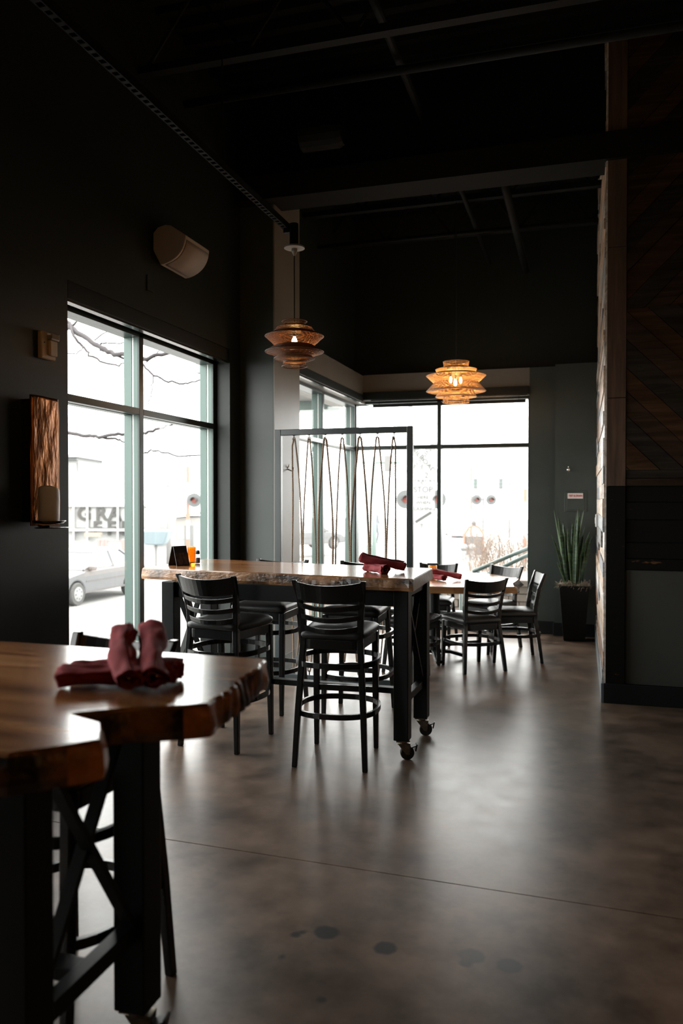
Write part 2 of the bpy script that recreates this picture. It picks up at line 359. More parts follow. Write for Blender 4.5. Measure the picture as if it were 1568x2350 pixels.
# ---- ceiling: deck ribs, joists, beam, pipes
ceil = struct(box('ceiling', (-3.1,-4.45,ZC), (5.45,9.65,ZC+.1), M['ceil']), 'black painted open ceiling')
for k in range(int(12.2/.2)):
    y = -3.0+k*.2
    if k == 0: rib0 = MB().bar([(1.1, 0, ZC-.06, 8.3, .06), (1.1, 0, ZC, 8.3, .12)]).build('deck_rib', M['ceil'], ceil); rib0.location = (0, y, 0)
    else: c = rib0.copy(); COL.objects.link(c); c.location = (0, y, 0)
def joist(y):
    mb = MB(); mb.box((-2.84,y-.04,ZC-.13),(5.2,y+.04,ZC-.07)); mb.box((-2.84,y-.035,ZC-.60),(5.2,y+.035,ZC-.55))
    x = -2.8; up = False
    while x < 5.0:
        a = (x, y, ZC-.57 if not up else ZC-.1); b = (x+.36, y, ZC-.1 if not up else ZC-.57); mb.tube([a, b], .014, 5); x += .36; up = not up
    return mb.build('bar_joist', M['steelgrey'], ceil)
for y in (-1.6, .1, 1.75, 3.3, 4.75, 7.6, 8.6): joist(y)
MB().box((-2.843,6.24,4.045),(5.2,6.30,4.245)).box((-2.843,6.30,4.045),(5.2,6.55,4.10)).build('beam_flange', M['beam'], ceil)
MB().box((-2.843,6.31,4.10),(5.2,6.52,ZC)).build('beam_web', M['ceil'], ceil)
for (x, z, r, y0, y1) in ((-.62,4.12,.035,6.6,9.3), (-1.03,4.25,.022,6.6,9.3), (.9,4.55,.05,-3,6.2), (-1.2,4.5,.03,-3,6.2), (2.4,4.4,.12,-3,6.2)):
    MB().tube([(x,y0,z),(x,y1,z)], r, 10).build('pipe', M['steelgrey'], ceil, smooth=True)
for (y, z, r) in ((5.3,4.42,.03), (2.4,4.5,.06), (8.05,4.2,.02)):
    MB().tube([(-2.8,y,z),(.1 if y > 6.4 else 5,y,z)], r, 10).build('pipe', M['steelgrey'], ceil, smooth=True)
MB().lathe([(.12,0),(.12,.3),(.1,.34)], 16, (-2.12,5.95,4.38), axis=(1,0,0)).build('ceiling_fixture', M['steelgrey'], ceil)

# ---- windows
def win_y(name, xf, y0, y1, muls, z0, z1, tz, lab, j0=True, j1=True, depth=.125):
    """storefront window whose panes lie along Y; xf = room face of the frame, outside towards -X"""
    root = struct(box(name, (xf-depth,y0,z0), (xf,y1,z0+.10), [M['alu_in']], bevel=.002), lab)
    P = lambda n, lo, hi, m: box(n, lo, hi, m, root, bevel=.002)
    P('head', (xf-depth,y0,z1-.02), (xf,y1,z1+.05), M['alu_in'])
    xs = [y0]+[y for y in muls]+[y1]
    posts = ([(y0, y0+.05)] if j0 else [])+[(y, y+.055) for y in muls]+([(y1-.058, y1)] if j1 else [])
    for a, b in posts:
        P('mullion', (xf-.012,a,z0), (xf,b,z1), M['alu_in'])
        P('mullion_side', (xf-.048,a+.001,z0), (xf-.012,b-.001,z1), M['alu'])
        P('glazing_bead', (xf-.062,a+.004,z0), (xf-.048,b-.004,z1), M['bead'])
        P('mullion_outer', (xf-depth,a+.001,z0), (xf-.062,b-.001,z1), M['alu'])
    segs = [(posts[i][1], posts[i+1][0]) for i in range(len(posts)-1)]
    if not j0: segs = [(y0, posts[0][0])]+segs
    if not j1: segs = segs+[(posts[-1][1], y1)]
    for a, b in segs:
        P('transom', (xf-.048,a,tz), (xf,b,tz+.045), M['alu_in']); P('transom_outer', (xf-depth,a,tz-.002), (xf-.062,b,tz+.047), M['alu'])
        for za, zb in ((z0+.10, tz), (tz+.045, z1-.02)):
            P('pane', (xf-.058,a,za), (xf-.052,b,zb), M['glass'])
    return root
win_y('window_1', -2.968, 3.953, 6.162, [4.938], .10, 2.68, 2.118, 'big green-framed street window with four panes')
win_y('window_2', XP-.125, YP1, YE+.11, [8.12], .13, 2.68, 2.128, 'tall side window at the corner behind the rope screen', j0=False)
win_y('window_4', -2.968, .75, 2.35, [1.52], .10, 2.68, 2.118, 'green-framed street window beside the near table')  # out of view, added to bring daylight onto the near table
def win_x(name, yf, x0, x1, muls, z0, z1, tz, lab, depth=.125):
    root = struct(box(name, (x0,yf,z0), (x1,yf+depth,z0+.10), [M['alu_in']], bevel=.002), lab)
    P = lambda n, lo, hi, m: box(n, lo, hi, m, root, bevel=.002)
    P('head', (x0,yf,z1-.02), (x1,yf+depth,z1+.05), M['alu_in'])
    posts = [(x0, x0+.05)]+[(x, x+.047) for x in muls]+[(x1-.02, x1)]
    for a, b in posts:
        P('mullion', (a,yf,z0), (b,yf+.012,z1), M['alu_in']); P('mullion_side', (a+.001,yf+.012,z0), (b-.001,yf+.048,z1), M['alu'])
        P('glazing_bead', (a+.004,yf+.048,z0), (b-.004,yf+.062,z1), M['bead']); P('mullion_outer', (a+.001,yf+.062,z0), (b-.001,yf+depth,z1), M['alu'])
    for i in range(len(posts)-1):
        a, b = posts[i][1], posts[i+1][0]
        P('transom', (a,yf,tz), (b,yf+.048,tz+.045), M['alu_in']); P('transom_outer', (a,yf+.062,tz-.002), (b,yf+depth,tz+.047), M['alu'])
        for za, zb in ((z0+.10, tz), (tz+.045, z1-.02)): P('pane', (a,yf+.052,za), (b,yf+.058,zb), M['glass'])
    return root
win_x('window_3', YE+.09, -2.70, -.577, [-1.653], .10, 2.71, 2.136, 'wide end window looking at the railway crossing')
# shade boxes above the windows
def valance(lo, hi, lab, lip):
    v = thing('shade_valance', lab, 'window valance', ((lo[0]+hi[0])/2, (lo[1]+hi[1])/2, lo[2]), 0, 'shade boxes over the windows')
    off = Vector(v.location)
    a = MB().box(Vector(lo)-off, Vector(hi)-off).build('fascia', M['trim'], v, bevel=.003)
    MB().box(Vector(lip[0])-off, Vector(lip[1])-off).build('bottom_rail', M['pewter'], v)
    return v
valance((XL-.10,3.96,2.685), (XL-.004,6.155,2.788), 'dark shade box along the top of the big street window', ((XL-.06,3.965,2.672),(XL-.012,6.15,2.685)))
valance((XP-.09,YP1+.005,2.70), (XP+.012,YE-.07,2.785), 'dark shade box over the side window behind the rope screen', ((XP-.03,YP1+.01,2.685),(XP+.004,YE-.07,2.70)))
valance((XP+.012,YE-.055,2.722), (-.58,YE+.06,2.815), 'dark shade box across the end window', ((XP+.1,YE-.03,2.71),(-.60,YE-.01,2.722)))
hb = thing('roller_shade_bar', 'thin dark slotted hem bar of the raised shade at the end window', 'shade bar', (-1.55, YE+.04, 2.66))
t = MB(); t.box((-.88,-.006,-.020),(.93,.006,.020))
x = -.88

o = t.build('hem_bar', M['trim'], hb)
for xx in (-.8, .85): MB().tube([(xx,0,.01),(xx,.0,.062)], .004, 6).build('hanger', M['trim'], hb)

# ---- plank wall (left face, seen along its length): individual boards
z = .146; rr = random.Random(3); BM = {}
while z < ZC-.05:
    h = rr.choice([.085, .1, .115, .13, .14]); y = 6.285+.02
    first = True
    while y < YS-.01:
        ln = rr.uniform(.9, 2.4)
        if first: ln = rr.uniform(.4, 2.2); first = False
        y1 = min(y+ln, YS)
        if YS-y1 < .12: y1 = YS
        th = rr.uniform(.014, .03)
        mb = MB().box((XW+.02-th-.008, y+.0015, z+.0015), (XW+.025, y1-.0015, z+h-.0015))
        o = mb.build('wall_plank', rr.choices(PLK, [5, 3, 4, 1.5, 1])[0], wr)
        y = y1
    z += h
# corner strip, posts and front face
def fpost(z0, z1, m, w0=.175, w1=.31, th=.034): return box('post_board', (w0,6.286-.004,z0), (w1,6.322,z1), m, wr, bevel=.002)
fpost(.146, 1.622, M['black_board']); fpost(1.626, 2.28, M['post_wood']); fpost(2.284, 3.4, M['post_wood']); fpost(3.404, ZC, M['post_wood'])
box('corner_strip', (XW-.002,6.284,.146), (XW+.012,6.30,ZC), PLK[0], wr)
z = 1.0; hs = [.085, .12, .17, .13, .115]
for i, h in enumerate(hs):
    o = box('horizontal_board', (.313,6.29+.006*((i*7) % 3),z+.003), (2.6,6.322,z+h-.003), M['black_board'], wr, bevel=.002); z += h
for k, (a, b) in enumerate(((1.626,1.68), (1.684,1.742))):
    box('rail_board', (.313,6.288+.004*k,a), (2.6,6.322,b), PLD[k], wr, bevel=.002)
box('lower_panel', (.313,6.306,.146), (2.6,6.322,.998), M['panel_grey'], wr)
def clip(poly, x0, x1, z0, z1):
    for ax, lim, sg in ((0,x0,1),(0,x1,-1),(1,z0,1),(1,z1,-1)):
        out = []
        for i in range(len(poly)):
            p, q = poly[i], poly[(i+1) % len(poly)]
            ip, iq = sg*(p[ax]-lim) >= 0, sg*(q[ax]-lim) >= 0
            if ip: out.append(p)
            if ip != iq:
                tt = (lim-p[ax])/(q[ax]-p[ax]); out.append((p[0]+(q[0]-p[0])*tt, p[1]+(q[1]-p[1])*tt))
        poly = out
        if not poly: return []
    return poly
APX, APZ = .31, 2.94                              # chevron turns here
for s in (-1, 1):                                 # boards leave the post at 45 degrees: rising above the turn, falling below it
    d = -2.4; k = 0
    while d < 2.4:
        w = rr.choice([.14, .18, .21, .17]); k += 1
        q = [(x_, APZ+s*((x_-APX)+off)) for x_, off in ((APX-3,d+w-.006),(APX+4,d+w-.006),(APX+4,d),(APX-3,d))]
        lo, hi = (APZ, ZC) if s > 0 else (1.744, APZ)
        c = clip(q, .313, 2.6, lo, hi); d += w; n = len(c)
        if n > 2:
            y0 = 6.282+.018*rr.random(); mb = MB()
            mb.add([(x_,y0,z_) for x_, z_ in c]+[(x_,6.322,z_) for x_, z_ in c], [tuple(range(n)), tuple(range(n,2*n))[::-1]]+[(i,n+i,n+(i+1)%n,(i+1)%n) for i in range(n)])
            fixn(mb.build('diagonal_board', PLD[k % 3], wr))

# ================================================================ FURNITURE
def outline(w_f, w_b, d, r=.05, n=6, y0=0):
    """rounded trapezoid, front at +y"""
    c = [(-w_b/2,-d/2),(w_b/2,-d/2),(w_f/2,d/2),(-w_f/2,d/2)]; pts = []
    for i in range(4):
        p, a, b = Vector(c[i]), Vector(c[i-1]), Vector(c[(i+1) % 4])
        u, v = (a-p).normalized(), (b-p).normalized()
        for k in range(n+1):
            t = k/n; s0, s1 = p+u*r, p+v*r
            pts.append(s0*(1-t)**2+p*2*t*(1-t)+s1*t**2)
    return [(p.x, p.y+y0) for p in pts]
def ladder_chair(name, sh, th, hoops, fz, rail_h, sp):
    """ladder-back seat with bent rear posts, three slats, padded seat and bent-wood hoops; faces +y"""
    t = empty(name); BL = M['black_lacquer']
    zs = sh-.06
    for s in (-1, 1):
        MB().bar([(s*.205,-.235,.0,.030,.030),(s*.19,-.212,zs*.45,.034,.034),(s*.166,-.178,zs,.036,.040),(s*.168,-.182,sh+.06,.035,.038),(s*.182,-.212,(sh+th)/2+.04,.033,.034),(s*.200,-.262,th,.030,.028)]).build('rear_leg', BL, t, bevel=.005)
        MB().bar([(s*.188,.205,0,.028,.028),(s*.186,.195,zs*.5,.036,.036),(s*.184,.185,zs+.01,.038,.038)]).build('front_leg', BL, t, bevel=.005)
    o1 = outline(.40, .345, .40, .05)
    mb = MB(); mb.loft([[(x,y,zs-.045) for x, y in o1],[(x,y,zs+.012) for x, y in o1]]); mb.build('seat_frame', BL, t, bevel=.004)
    rings = []
    for dz, sc in ((.012,.98),(.018,1.05),(.034,1.085),(.050,1.07),(.064,.98),(.074,.80),(.080,.52),(.082,.2)):
        rings.append([(x*sc,y*sc,zs+dz) for x, y in o1])
    MB().loft(rings).build('seat', M['vinyl'], t, smooth=True)
    def slat(nm, z0, z1, thk, bow, yoff):
        A, B = [], []
        def at(z):
            k = (z-sh)/(th-sh); hw = .172+.026*max(0,k); yy = -.182-.08*max(0,k)**1.4; return hw, yy
        rows = []
        for i in range(13):
            u = i/12*2-1; rr_ = []
            for z, ty in ((z0,0),(z1,0),(z1,1),(z0,1)):
                hw, yy = at(z); rr_.append((u*hw, yy-bow*(1-u*u)+(thk/2 if ty else -thk/2), z-.020*(1-u*u)))
            rows.append(rr_)
        mb = MB().loft(rows); return mb.build(nm, BL, t, smooth=False, bevel=.003)
    slat('top_rail', th-.012-rail_h, th-.006, .018, .048, 0)
    for k in range(3):
        zc = th-.012-rail_h-.033-k*sp; slat('slat', zc-.015, zc+.015, .014, .046, 0)
    for hz in hoops:
        a = .238; ring = []
        for i in range(40):
            q = 2*math.pi*i/40; c, s_ = math.cos(q), math.sin(q); e = 2/2.5
            ring.append((math.copysign(abs(c)**e, c)*a, math.copysign(abs(s_)**e, s_)*a*1.02-.006, hz))
        MB().flat(ring, .016, .030, closed=True).build('hoop', BL, t)
    MB().box((-.172,.19,fz-.018),(.172,.212,fz+.018)).build('front_stretcher', BL, t, bevel=.003)
    return t
def put(o, x, y, deg, label, cat, group):
    o.location = (x, y, 0); o.rotation_euler = (0, 0, R(deg)); return tag(o, label, cat, group)
stool0 = ladder_chair('bar_stool', .775, 1.07, (.30, .585), .36, .10, .064)
SG, CG = 'black ladder-back bar stools at the high tables', 'black ladder-back chairs at the low table'
spots = [(-1.375,4.50,4,'black ladder-back bar stool nearest the right end of the long bar table, seen from behind'),
         (-2.14,4.62,-8,'black ladder-back bar stool seen from behind near the left end of the long bar table'),
         (-2.20,5.44,178,'black bar stool facing the camera across the long bar table, near the pier'),
         (-1.52,5.44,179,'black bar stool facing the camera across the long bar table, in front of the ropes'),
         (-1.49,2.06,172,'blurred black bar stool tucked under the near table with crossed legs')]
for i, (x, y, a, lab) in enumerate(spots):
    put(stool0 if i == 0 else copy_tree(stool0), x, y, a, lab, 'bar stool', SG)
chair0 = ladder_chair('dining_chair', .475, .835, (.255,), .19, .095, .074)
spots = [(-.950,7.24,37,'black ladder-back dining chair seen from behind in front of the low table'),
         (-.631,7.755,105,'black dining chair at the right end of the low table, seen from the side'),
         (-.90,8.31,146,'black dining chair at the far right corner of the low table, before the end window'),
         (-1.50,8.40,180,'black dining chair facing the camera behind the menu card on the low table'),
         (-1.455,7.05,-4,'black dining chair half hidden behind the castered legs of the bar table')]
for i, (x, y, a, lab) in enumerate(spots):
    put(chair0 if i == 0 else copy_tree(chair0), x, y, a, lab, 'chair', CG)

# ---- live-edge slabs
def slab(name, pts, ztop, thick, mats, parent, amp=.010, flare=.018, seed=0, step=.025):
    """pts: (x, y, kind of the edge that starts here: 'live' | 'cut' | 'scallop')"""
    P = []; n = len(pts)
    for i in range(n):
        a = Vector(pts[i][:2]); b = Vector(pts[(i+1) % n][:2]); kd = pts[i][2]; L_ = (b-a).length; m = max(1, int(L_/step))
        nn = Vector(((b-a).y, -(b-a).x)).normalized()
        for k in range(m):
            tt = k/m; p = a.lerp(b, tt); fade = min(1, min(tt, 1-tt)*L_/.06)
            P.append((p, nn, kd, fade, k*L_/m))
    area = sum(P[i][0].x*P[(i+1) % len(P)][0].y-P[(i+1) % len(P)][0].x*P[i][0].y for i in range(len(P)))
    sg = 1 if area > 0 else -1
    N = len(P); nor = []
    for i in range(N):
        v = P[i][1] if P[i][4] > 1e-6 else (P[i][1]+P[i-1][1])
        nor.append(v.normalized()*sg)
    lv = [(0,-.006),(-.007,0),(-thick*.4,.6),(-thick*.75,1.0),(-thick,.55)]
    rings = []
    for li, (dz, o) in enumerate(lv):
        ring = []
        for i, (p, _, kd, fade, s) in enumerate(P):
            low = noise.noise((p.x*3.1+seed, p.y*3.1, 0))*amp*fade+noise.noise((p.x*11+seed, p.y*11, 3))*amp*.45*fade
            if kd in ('live', 'sap'):
                off = low+(o if li < 2 else o*flare*(.55+.45*fade)+noise.noise((p.x*14, p.y*14, dz*30+seed))*.006*fade)
            elif kd == 'scallop':
                off = .010*abs(math.sin(s*62))*fade+(o if li < 2 else .004*o)+.004*math.sin(s*23+dz*40)
            else: off = (-.003 if li == 0 else 0)
            q = p+nor[i]*off; ring.append((q.x, q.y, ztop+dz))
        rings.append(ring)
    mb = MB(); vs = [v for r_ in rings for v in r_]; fs = []; mi = []
    for li in range(len(rings)-1):
        for j in range(N):
            k = (j+1) % N; fs.append((li*N+j, (li+1)*N+j, (li+1)*N+k, li*N+k)); kd = P[j][2]
            mi.append({'live':1,'scallop':2,'cut':3,'sap':4}[kd] if li > 0 else 0)
    fs += [tuple(range(N)), tuple(range((len(rings)-1)*N, len(rings)*N))[::-1]]; mi += [0, 0]
    mb.v = vs; mb.f = fs; mb.mi = mi
    o = mb.build(name, mats, parent); fixn(o); return o
def caster(parent, x, y, ang, h=.118):
    c = empty('caster'); c.parent = parent; c.location = (x, y, 0); c.rotation_euler = (0, 0, R(ang))
    MB().box((-.04,-.04,h-.006),(.04,.04,h)).build('caster_plate', M['zinc'], c)
    MB().lathe([(.026,h-.022),(.026,h-.006)], 14).build('swivel', M['zinc'], c)
    f = MB()
    for s in (-1, 1):
        f.loft([[(-.03,s*.022-.002,h-.02),(.045,s*.022-.002,h-.026),(.04,s*.022-.002,.034),(.02,s*.022-.002,.034)],[(-.03,s*.022+.002,h-.02),(.045,s*.022+.002,h-.026),(.04,s*.022+.002,.034),(.02,s*.022+.002,.034)]])
    f.box((-.03,-.022,h-.024),(.045,.022,h-.02)); fixn(f.build('fork', M['zinc'], c))
    MB().lathe([(.012,-.016),(.036,-.016),(.041,-.012),(.041,.012),(.036,.016),(.012,.016)], 24, (.028,0,.0415), axis=(0,1,0)).build('wheel', M['rubber'], c, smooth=False)
    MB().lathe([(.005,-.028),(.005,.028)], 10, (.028,0,.0415), axis=(0,1,0)).build('axle', M['zinc'], c)
    b = MB(); b.box((.05,-.02,.075),(.082,.02,.081), Matrix.Rotation(R(-20),3,'Y')); b.box((.076,-.02,.052),(.084,.02,.092), Matrix.Rotation(R(12),3,'Y')); b.build('brake_pedal', M['rubber'], c)
    return c
def frame_table(t, xl, xr, yf, yb, ztop, leg=.088, fork=0):
    """steel underframe in the table's own axes: four legs, apron, stretcher, end braces, casters"""
    SB = M['steel_black']; h = .118; zt = ztop
    for x in (xl, xr):
        for y in (yf, yb):
            MB().box((x-leg/2,y-leg/2,h),(x+leg/2,y+leg/2,zt)).build('leg', SB, t, bevel=.004)
            caster(t, x, y, 20 if y < (yf+yb)/2 else 8)
        # end cross bars and X brace
        MB().box((x-.022,yf+leg/2,.32),(x+.022,yb-leg/2,.365)).build('end_bar', SB, t, bevel=.003)
        MB().box((x-.022,yf+leg/2,zt-.05),(x+.022,yb-leg/2,zt)).build('end_rail', SB, t, bevel=.003)
        for q in (0, 1):
            a, b = (yf+leg/2, yb-leg/2) if q == 0 else (yb-leg/2, yf+leg/2)
            MB().flat([(x+(.009 if q else -.009),a,.36),(x+(.009 if q else -.009),b,zt-.05)], .016, .034, up=Vector((1,0,0))).build('cross_brace', SB, t)
    ym = (yf+yb)/2
    MB().box((xl,ym-.03,.325),(xr,ym+.03,.36)).build('stretcher', SB, t, bevel=.003)
    for y in (yf, yb): MB().box((xl+leg/2,y-.02,zt-.10),(xr-leg/2,y+.02,zt)).build('apron', SB, t, bevel=.003)

# long bar table by the street window
t2 = thing('bar_table', 'long live-edge wooden bar table on a black steel frame with casters', 'table', (-1.75,4.83,0), R(-1.5))
T2M = [M['walnut_x'], M['bark'], M['bark'], M['oak_cut']]
def loc2(x, y):                                   # room coordinates into the table's own axes
    v = rz(R(1.5))@Vector((x+1.75, y-4.83, 0)); return (v.x, v.y)
pts = [(-2.80,4.685,'live'), (-2.35,4.62,'live'), (-1.75,4.565,'live'), (-1.3,4.50,'live'), (-.919,4.461,'cut'), (-.947,5.212,'live'), (-1.8,5.36,'live'), (-2.76,5.55,'cut')]
slab('tabletop', [(*loc2(x, y), k) for x, y, k in pts], 1.07, .072, T2M, t2, amp=.012, flare=.012, seed=2)
frame_table(t2, -.78, .755, -.255, .255, .998)
# near table at the left edge of the picture
t1 = thing('bar_table', 'blurred near live-edge bar table with a forked end and crossed black legs', 'table', (-1.9,1.70,0))
pts = [(-2.9,1.16,'live'), (-1.35,1.155,'live'), (-.975,1.175,'live'), (-.905,1.25,'sap'), (-.865,1.30,'sap'), (-.93,1.40,'live'), (-1.03,1.44,'live'), (-.93,1.52,'live'), (-.835,1.565,'sap'), (-.79,1.60,'sap'), (-.797,1.65,'scallop'), (-.845,2.03,'sap'), (-.855,2.095,'cut'), (-1.7,2.115,'cut'), (-2.9,2.10,'cut')]
T1M = [M['walnut_x'], M['bark_dark'], M['bark_dark'], M['oak_cut'], M['sapwood']]
slab('tabletop', [(x+1.9, y-1.7, k) for x, y, k in pts], 1.07, .075, T1M, t1, amp=.008, flare=.014, seed=9, step=.016)
frame_table(t1, -.72, .722, -.235, .24, .995, leg=.095)

# low table by the end window
t3 = thing('dining_table', 'low table with pale polished wooden slab top on a black pedestal', 'table', (-1.30,7.75,0))
pts = [(-1.95,7.10,'cut'), (-1.10,7.13,'cut'), (-.575,7.32,'live'), (-.615,7.60,'live'), (-.59,8.05,'cut'), (-.90,8.50,'cut'), (-1.05,8.58,'cut'), (-1.95,8.58,'cut')]
slab('tabletop', [(x+1.3, y-7.75, k) for x, y, k in pts], .74, .062, [M['walnut_y'], M['bark'], M['bark'], M['oak_cut']], t3, amp=.012, flare=.05, seed=5)
MB().lathe([(.05,.06),(.05,.64),(.10,.655),(.10,.678)], 20, (-.05,-.2,0)).build('pedestal', M['steel_black'], t3, smooth=False)
for a in (20, 110, 200, 290):
    d = Vector((math.cos(R(a)), math.sin(R(a)), 0)); c0 = Vector((-.05,-.2,0))
    MB().flat([c0+Vector((0,0,.08)), c0+d*.15+Vector((0,0,.07)), c0+d*.30+Vector((0,0,.025))], .07, .03).build('foot', M['steel_black'], t3, bevel=.004)
MB().box((-.45,-.25,.656),(.35,-.15,.678)).build('top_plate', M['steel_black'], t3)

# ================================================================ TABLE THINGS
def roll(label, group, a, b, r=.027, seed=0, parent=None):
    """a linen napkin rolled around cutlery, axis from a to b"""
    a, b = Vector(a), Vector(b); ax = (b-a); L_ = ax.length; ax.normalize()
    u = Vector((0,0,1)); u = (u-ax*u.dot(ax)).normalized(); w = ax.cross(u)
    def sheet(r0, r1, turns, ph, t0, t1, nu=30, nv=54):
        rows = []
        for i in range(nu+1):
            s = i/nu; row = []
            for j in range(nv+1):
                v = j/nv; q = ph+2*math.pi*turns*v
                rad = r0+(r1-r0)*v
                rad += noise.noise((s*3.2+seed, math.cos(q)*1.3, math.sin(q)*1.3+seed))*r*.30+noise.noise((s*9+seed*2, math.cos(q)*2.4, math.sin(q)*2.4))*r*.13+noise.noise((s*2.0+seed, q*.9, seed))*r*.12+r*.10*abs(2*s-1)**3
                e = (t0+(t1-t0)*s)*L_+noise.noise((seed+v*5, s*.2, 1.7))*.014*(1 if s in (0.0,1.0) or s < .08 or s > .92 else 0)
                p = ax*e+(u*math.cos(q)*.88+w*math.sin(q)*1.1)*rad+w*(.010*math.sin(s*math.pi*1.3+seed))
                row.append(a+p)
            rows.append(row)
        return rows
    base_ = a.copy(); mb = MB(); mb.grid(sheet(r*.35, r*1.0, 2.6, seed, 0, 1))
    mb2 = MB(); mb2.grid(sheet(r*1.0, r*1.07, .42, seed+2*math.pi*2.6, .02, .97, 30, 20))
    lo = min(v[2] for v in mb.v)
    rt = thing('napkin_roll', label, 'napkin', ((a.x+b.x)/2, (a.y+b.y)/2, lo), 0, group)
    off = Vector(rt.location)
    for m_, nm in ((mb, 'rolled_cloth'), (mb2, 'cloth_flap')):
        m_.v = [tuple(Vector(v)-off) for v in m_.v]; o = m_.build(nm, M['napkin'], rt, smooth=True)
        sd = o.modifiers.new('thickness', 'SOLIDIFY'); sd.thickness = .0018
    # cutlery end inside the roll
    cut = MB(); cut.tube([a+ax*.012*1-off, a+ax*(L_-.012)-off], r*.22, 8); cut.build('cutlery', M['chrome'], rt, smooth=True)
    return rt
NG = 'maroon napkin rolls'
Z1 = 1.07
d0 = Vector((.93,.37,0)).normalized(); p0 = Vector((-.952,1.765,0)); nrm = Vector((-.37,.93,0))
def fg(c, ln, dirv, z, dz=0): c = Vector(c); return (c-dirv*ln/2+Vector((0,0,z-dz/2)), c+dirv*ln/2+Vector((0,0,z+dz/2)))
A, B = fg((-1.075,1.685,0), .27, d0, Z1+.028); roll('maroon napkin roll lying crosswise on the near table, front one under the crossed pair', NG, A, B, .027, 1)
A, B = fg((-1.085,1.745,0), .27, d0, Z1+.028); roll('maroon napkin roll lying crosswise on the near table, rear one under the crossed pair', NG, A, B, .027, 2)
roll('maroon napkin roll on top of the near pile, left one of the leaning pair', NG, (-1.005,1.625,1.100), (-1.165,1.84,1.172), .0285, 3)
roll('maroon napkin roll on top of the near pile, right one of the leaning pair', NG, (-.955,1.665,1.100), (-1.112,1.882,1.178), .0285, 4.4)
roll('lower maroon napkin roll on the right end of the long bar table', NG, (-1.13,4.70,Z1+.030), (-1.30,4.86,Z1+.030), .030, 5.3)
roll('upper maroon napkin roll leaning across another on the long bar table', NG, (-1.335,4.83,Z1+.088), (-1.06,4.90,Z1+.034), .030, 6.1)
roll('lower maroon napkin roll beside the amber cup on the low table', NG, (-1.27,7.60,.77), (-1.42,7.76,.77), .030, 7.7)
roll('upper maroon napkin roll leaning beside the amber cup on the low table', NG, (-1.40,7.72,.828), (-1.12,7.75,.772), .030, 8.2)

def tent(label, loc, rzdeg, w, h, dpt, lines):
    t = thing('menu_tent', label, 'menu card', loc, R(rzdeg))
    for s in (-1, 1):
        MB().loft([[(-w/2,s*dpt/2-.002,0),(w/2,s*dpt/2-.002,0),(w/2,s*dpt/2+.002,0),(-w/2,s*dpt/2+.002,0)],[(-w/2,s*.008-.002,h),(w/2,s*.008-.002,h),(w/2,s*.008+.002,h),(-w/2,s*.008+.002,h)]]).build('card_panel', M['tent'], t)
    MB().box((-w/2,-.01,h-.004),(w/2,.01,h)).build('card_ridge', M['tent'], t)
    k = (dpt/2-.008)/h
    def fy(z): return -(dpt/2-k*z)-.0035
    if lines:
        for i, (zz, ww) in enumerate(lines):
            x = -ww/2
            mb = MB(); rn = random.Random(i)
            while x < ww/2-.004:
                l = rn.uniform(.004,.010); mb.box((x,fy(zz*h)-.0006,zz*h),(min(x+l,ww/2),fy(zz*h)+.0006,zz*h+.006)); x += l+.003
            mb.build('print_line', M['print_white'], t)
    else:
        MB().add([(-w*.42,fy(.06*h),.06*h),(w*.42,fy(.06*h),.06*h),(w*.42,fy(.66*h),.66*h),(-w*.42,fy(.66*h),.66*h)], [(0,1,2,3)]).build('print_picture', M['tent_print'], t)
    return t
tent('folded black menu card standing on the left end of the long bar table', (-2.66,4.93,1.07), 62, .105, .135, .105, None)
tent('small black menu card with pale lettering on the low table', (-1.46,8.08,.74), 12, .115, .135, .07, [(.72,.07),(.55,.05),(.38,.08)])
def cup(label, loc, r, h):
    c = thing('amber_cup', label, 'cup', loc, 0, 'amber ribbed cups')
    prof = [(r*.82,0),(r*.86,.004)]; n = 14
    for i in range(n*2+1):
        zz = .006+(h-.006)*i/(n*2); prof.append((r*(.88+.12*i/(n*2))+(.0012 if i % 2 else 0), zz))
    inner = [(r*.93,h),(r*.86,.02),(r*.5,.012)]
    MB().lathe(prof+inner, 28).build('ribbed_wall', M['amber'], c, smooth=False)
    return c
cup('amber ribbed plastic cup behind the menu card on the long bar table', (-2.60,5.00,1.07), .030, .125)
cup('amber ribbed cup behind the napkins on the low table', (-1.43,7.90,.74), .042, .125)
def shaker(label, loc, fill):
    s = thing('shaker', label, 'shaker', loc, 0, 'salt and pepper shakers')
    MB().lathe([(.018,0),(.021,.01),(.021,.045),(.014,.066),(.014,.07)], 18).build('jar', M['clear'], s, smooth=True)
    MB().lathe([(.0165,.002),(.0185,.01),(.0185,.04),(.001,.041)], 16).build('filling', M[fill], s, smooth=True)
    MB().lathe([(.0155,.066),(.0165,.08),(.014,.090),(.004,.094)], 18).build('cap', M['tent'], s, smooth=True)
shaker('glass pepper shaker with a black cap left of the amber cup on the bar table', (-2.675,5.03,1.07), 'salt')
shaker('dark glass shaker with a black cap right of the amber cup on the bar table', (-2.62,5.13,1.07), 'pepper')
shaker('small glass shaker on the low table left of the amber cup', (-1.53,7.98,.74), 'salt')

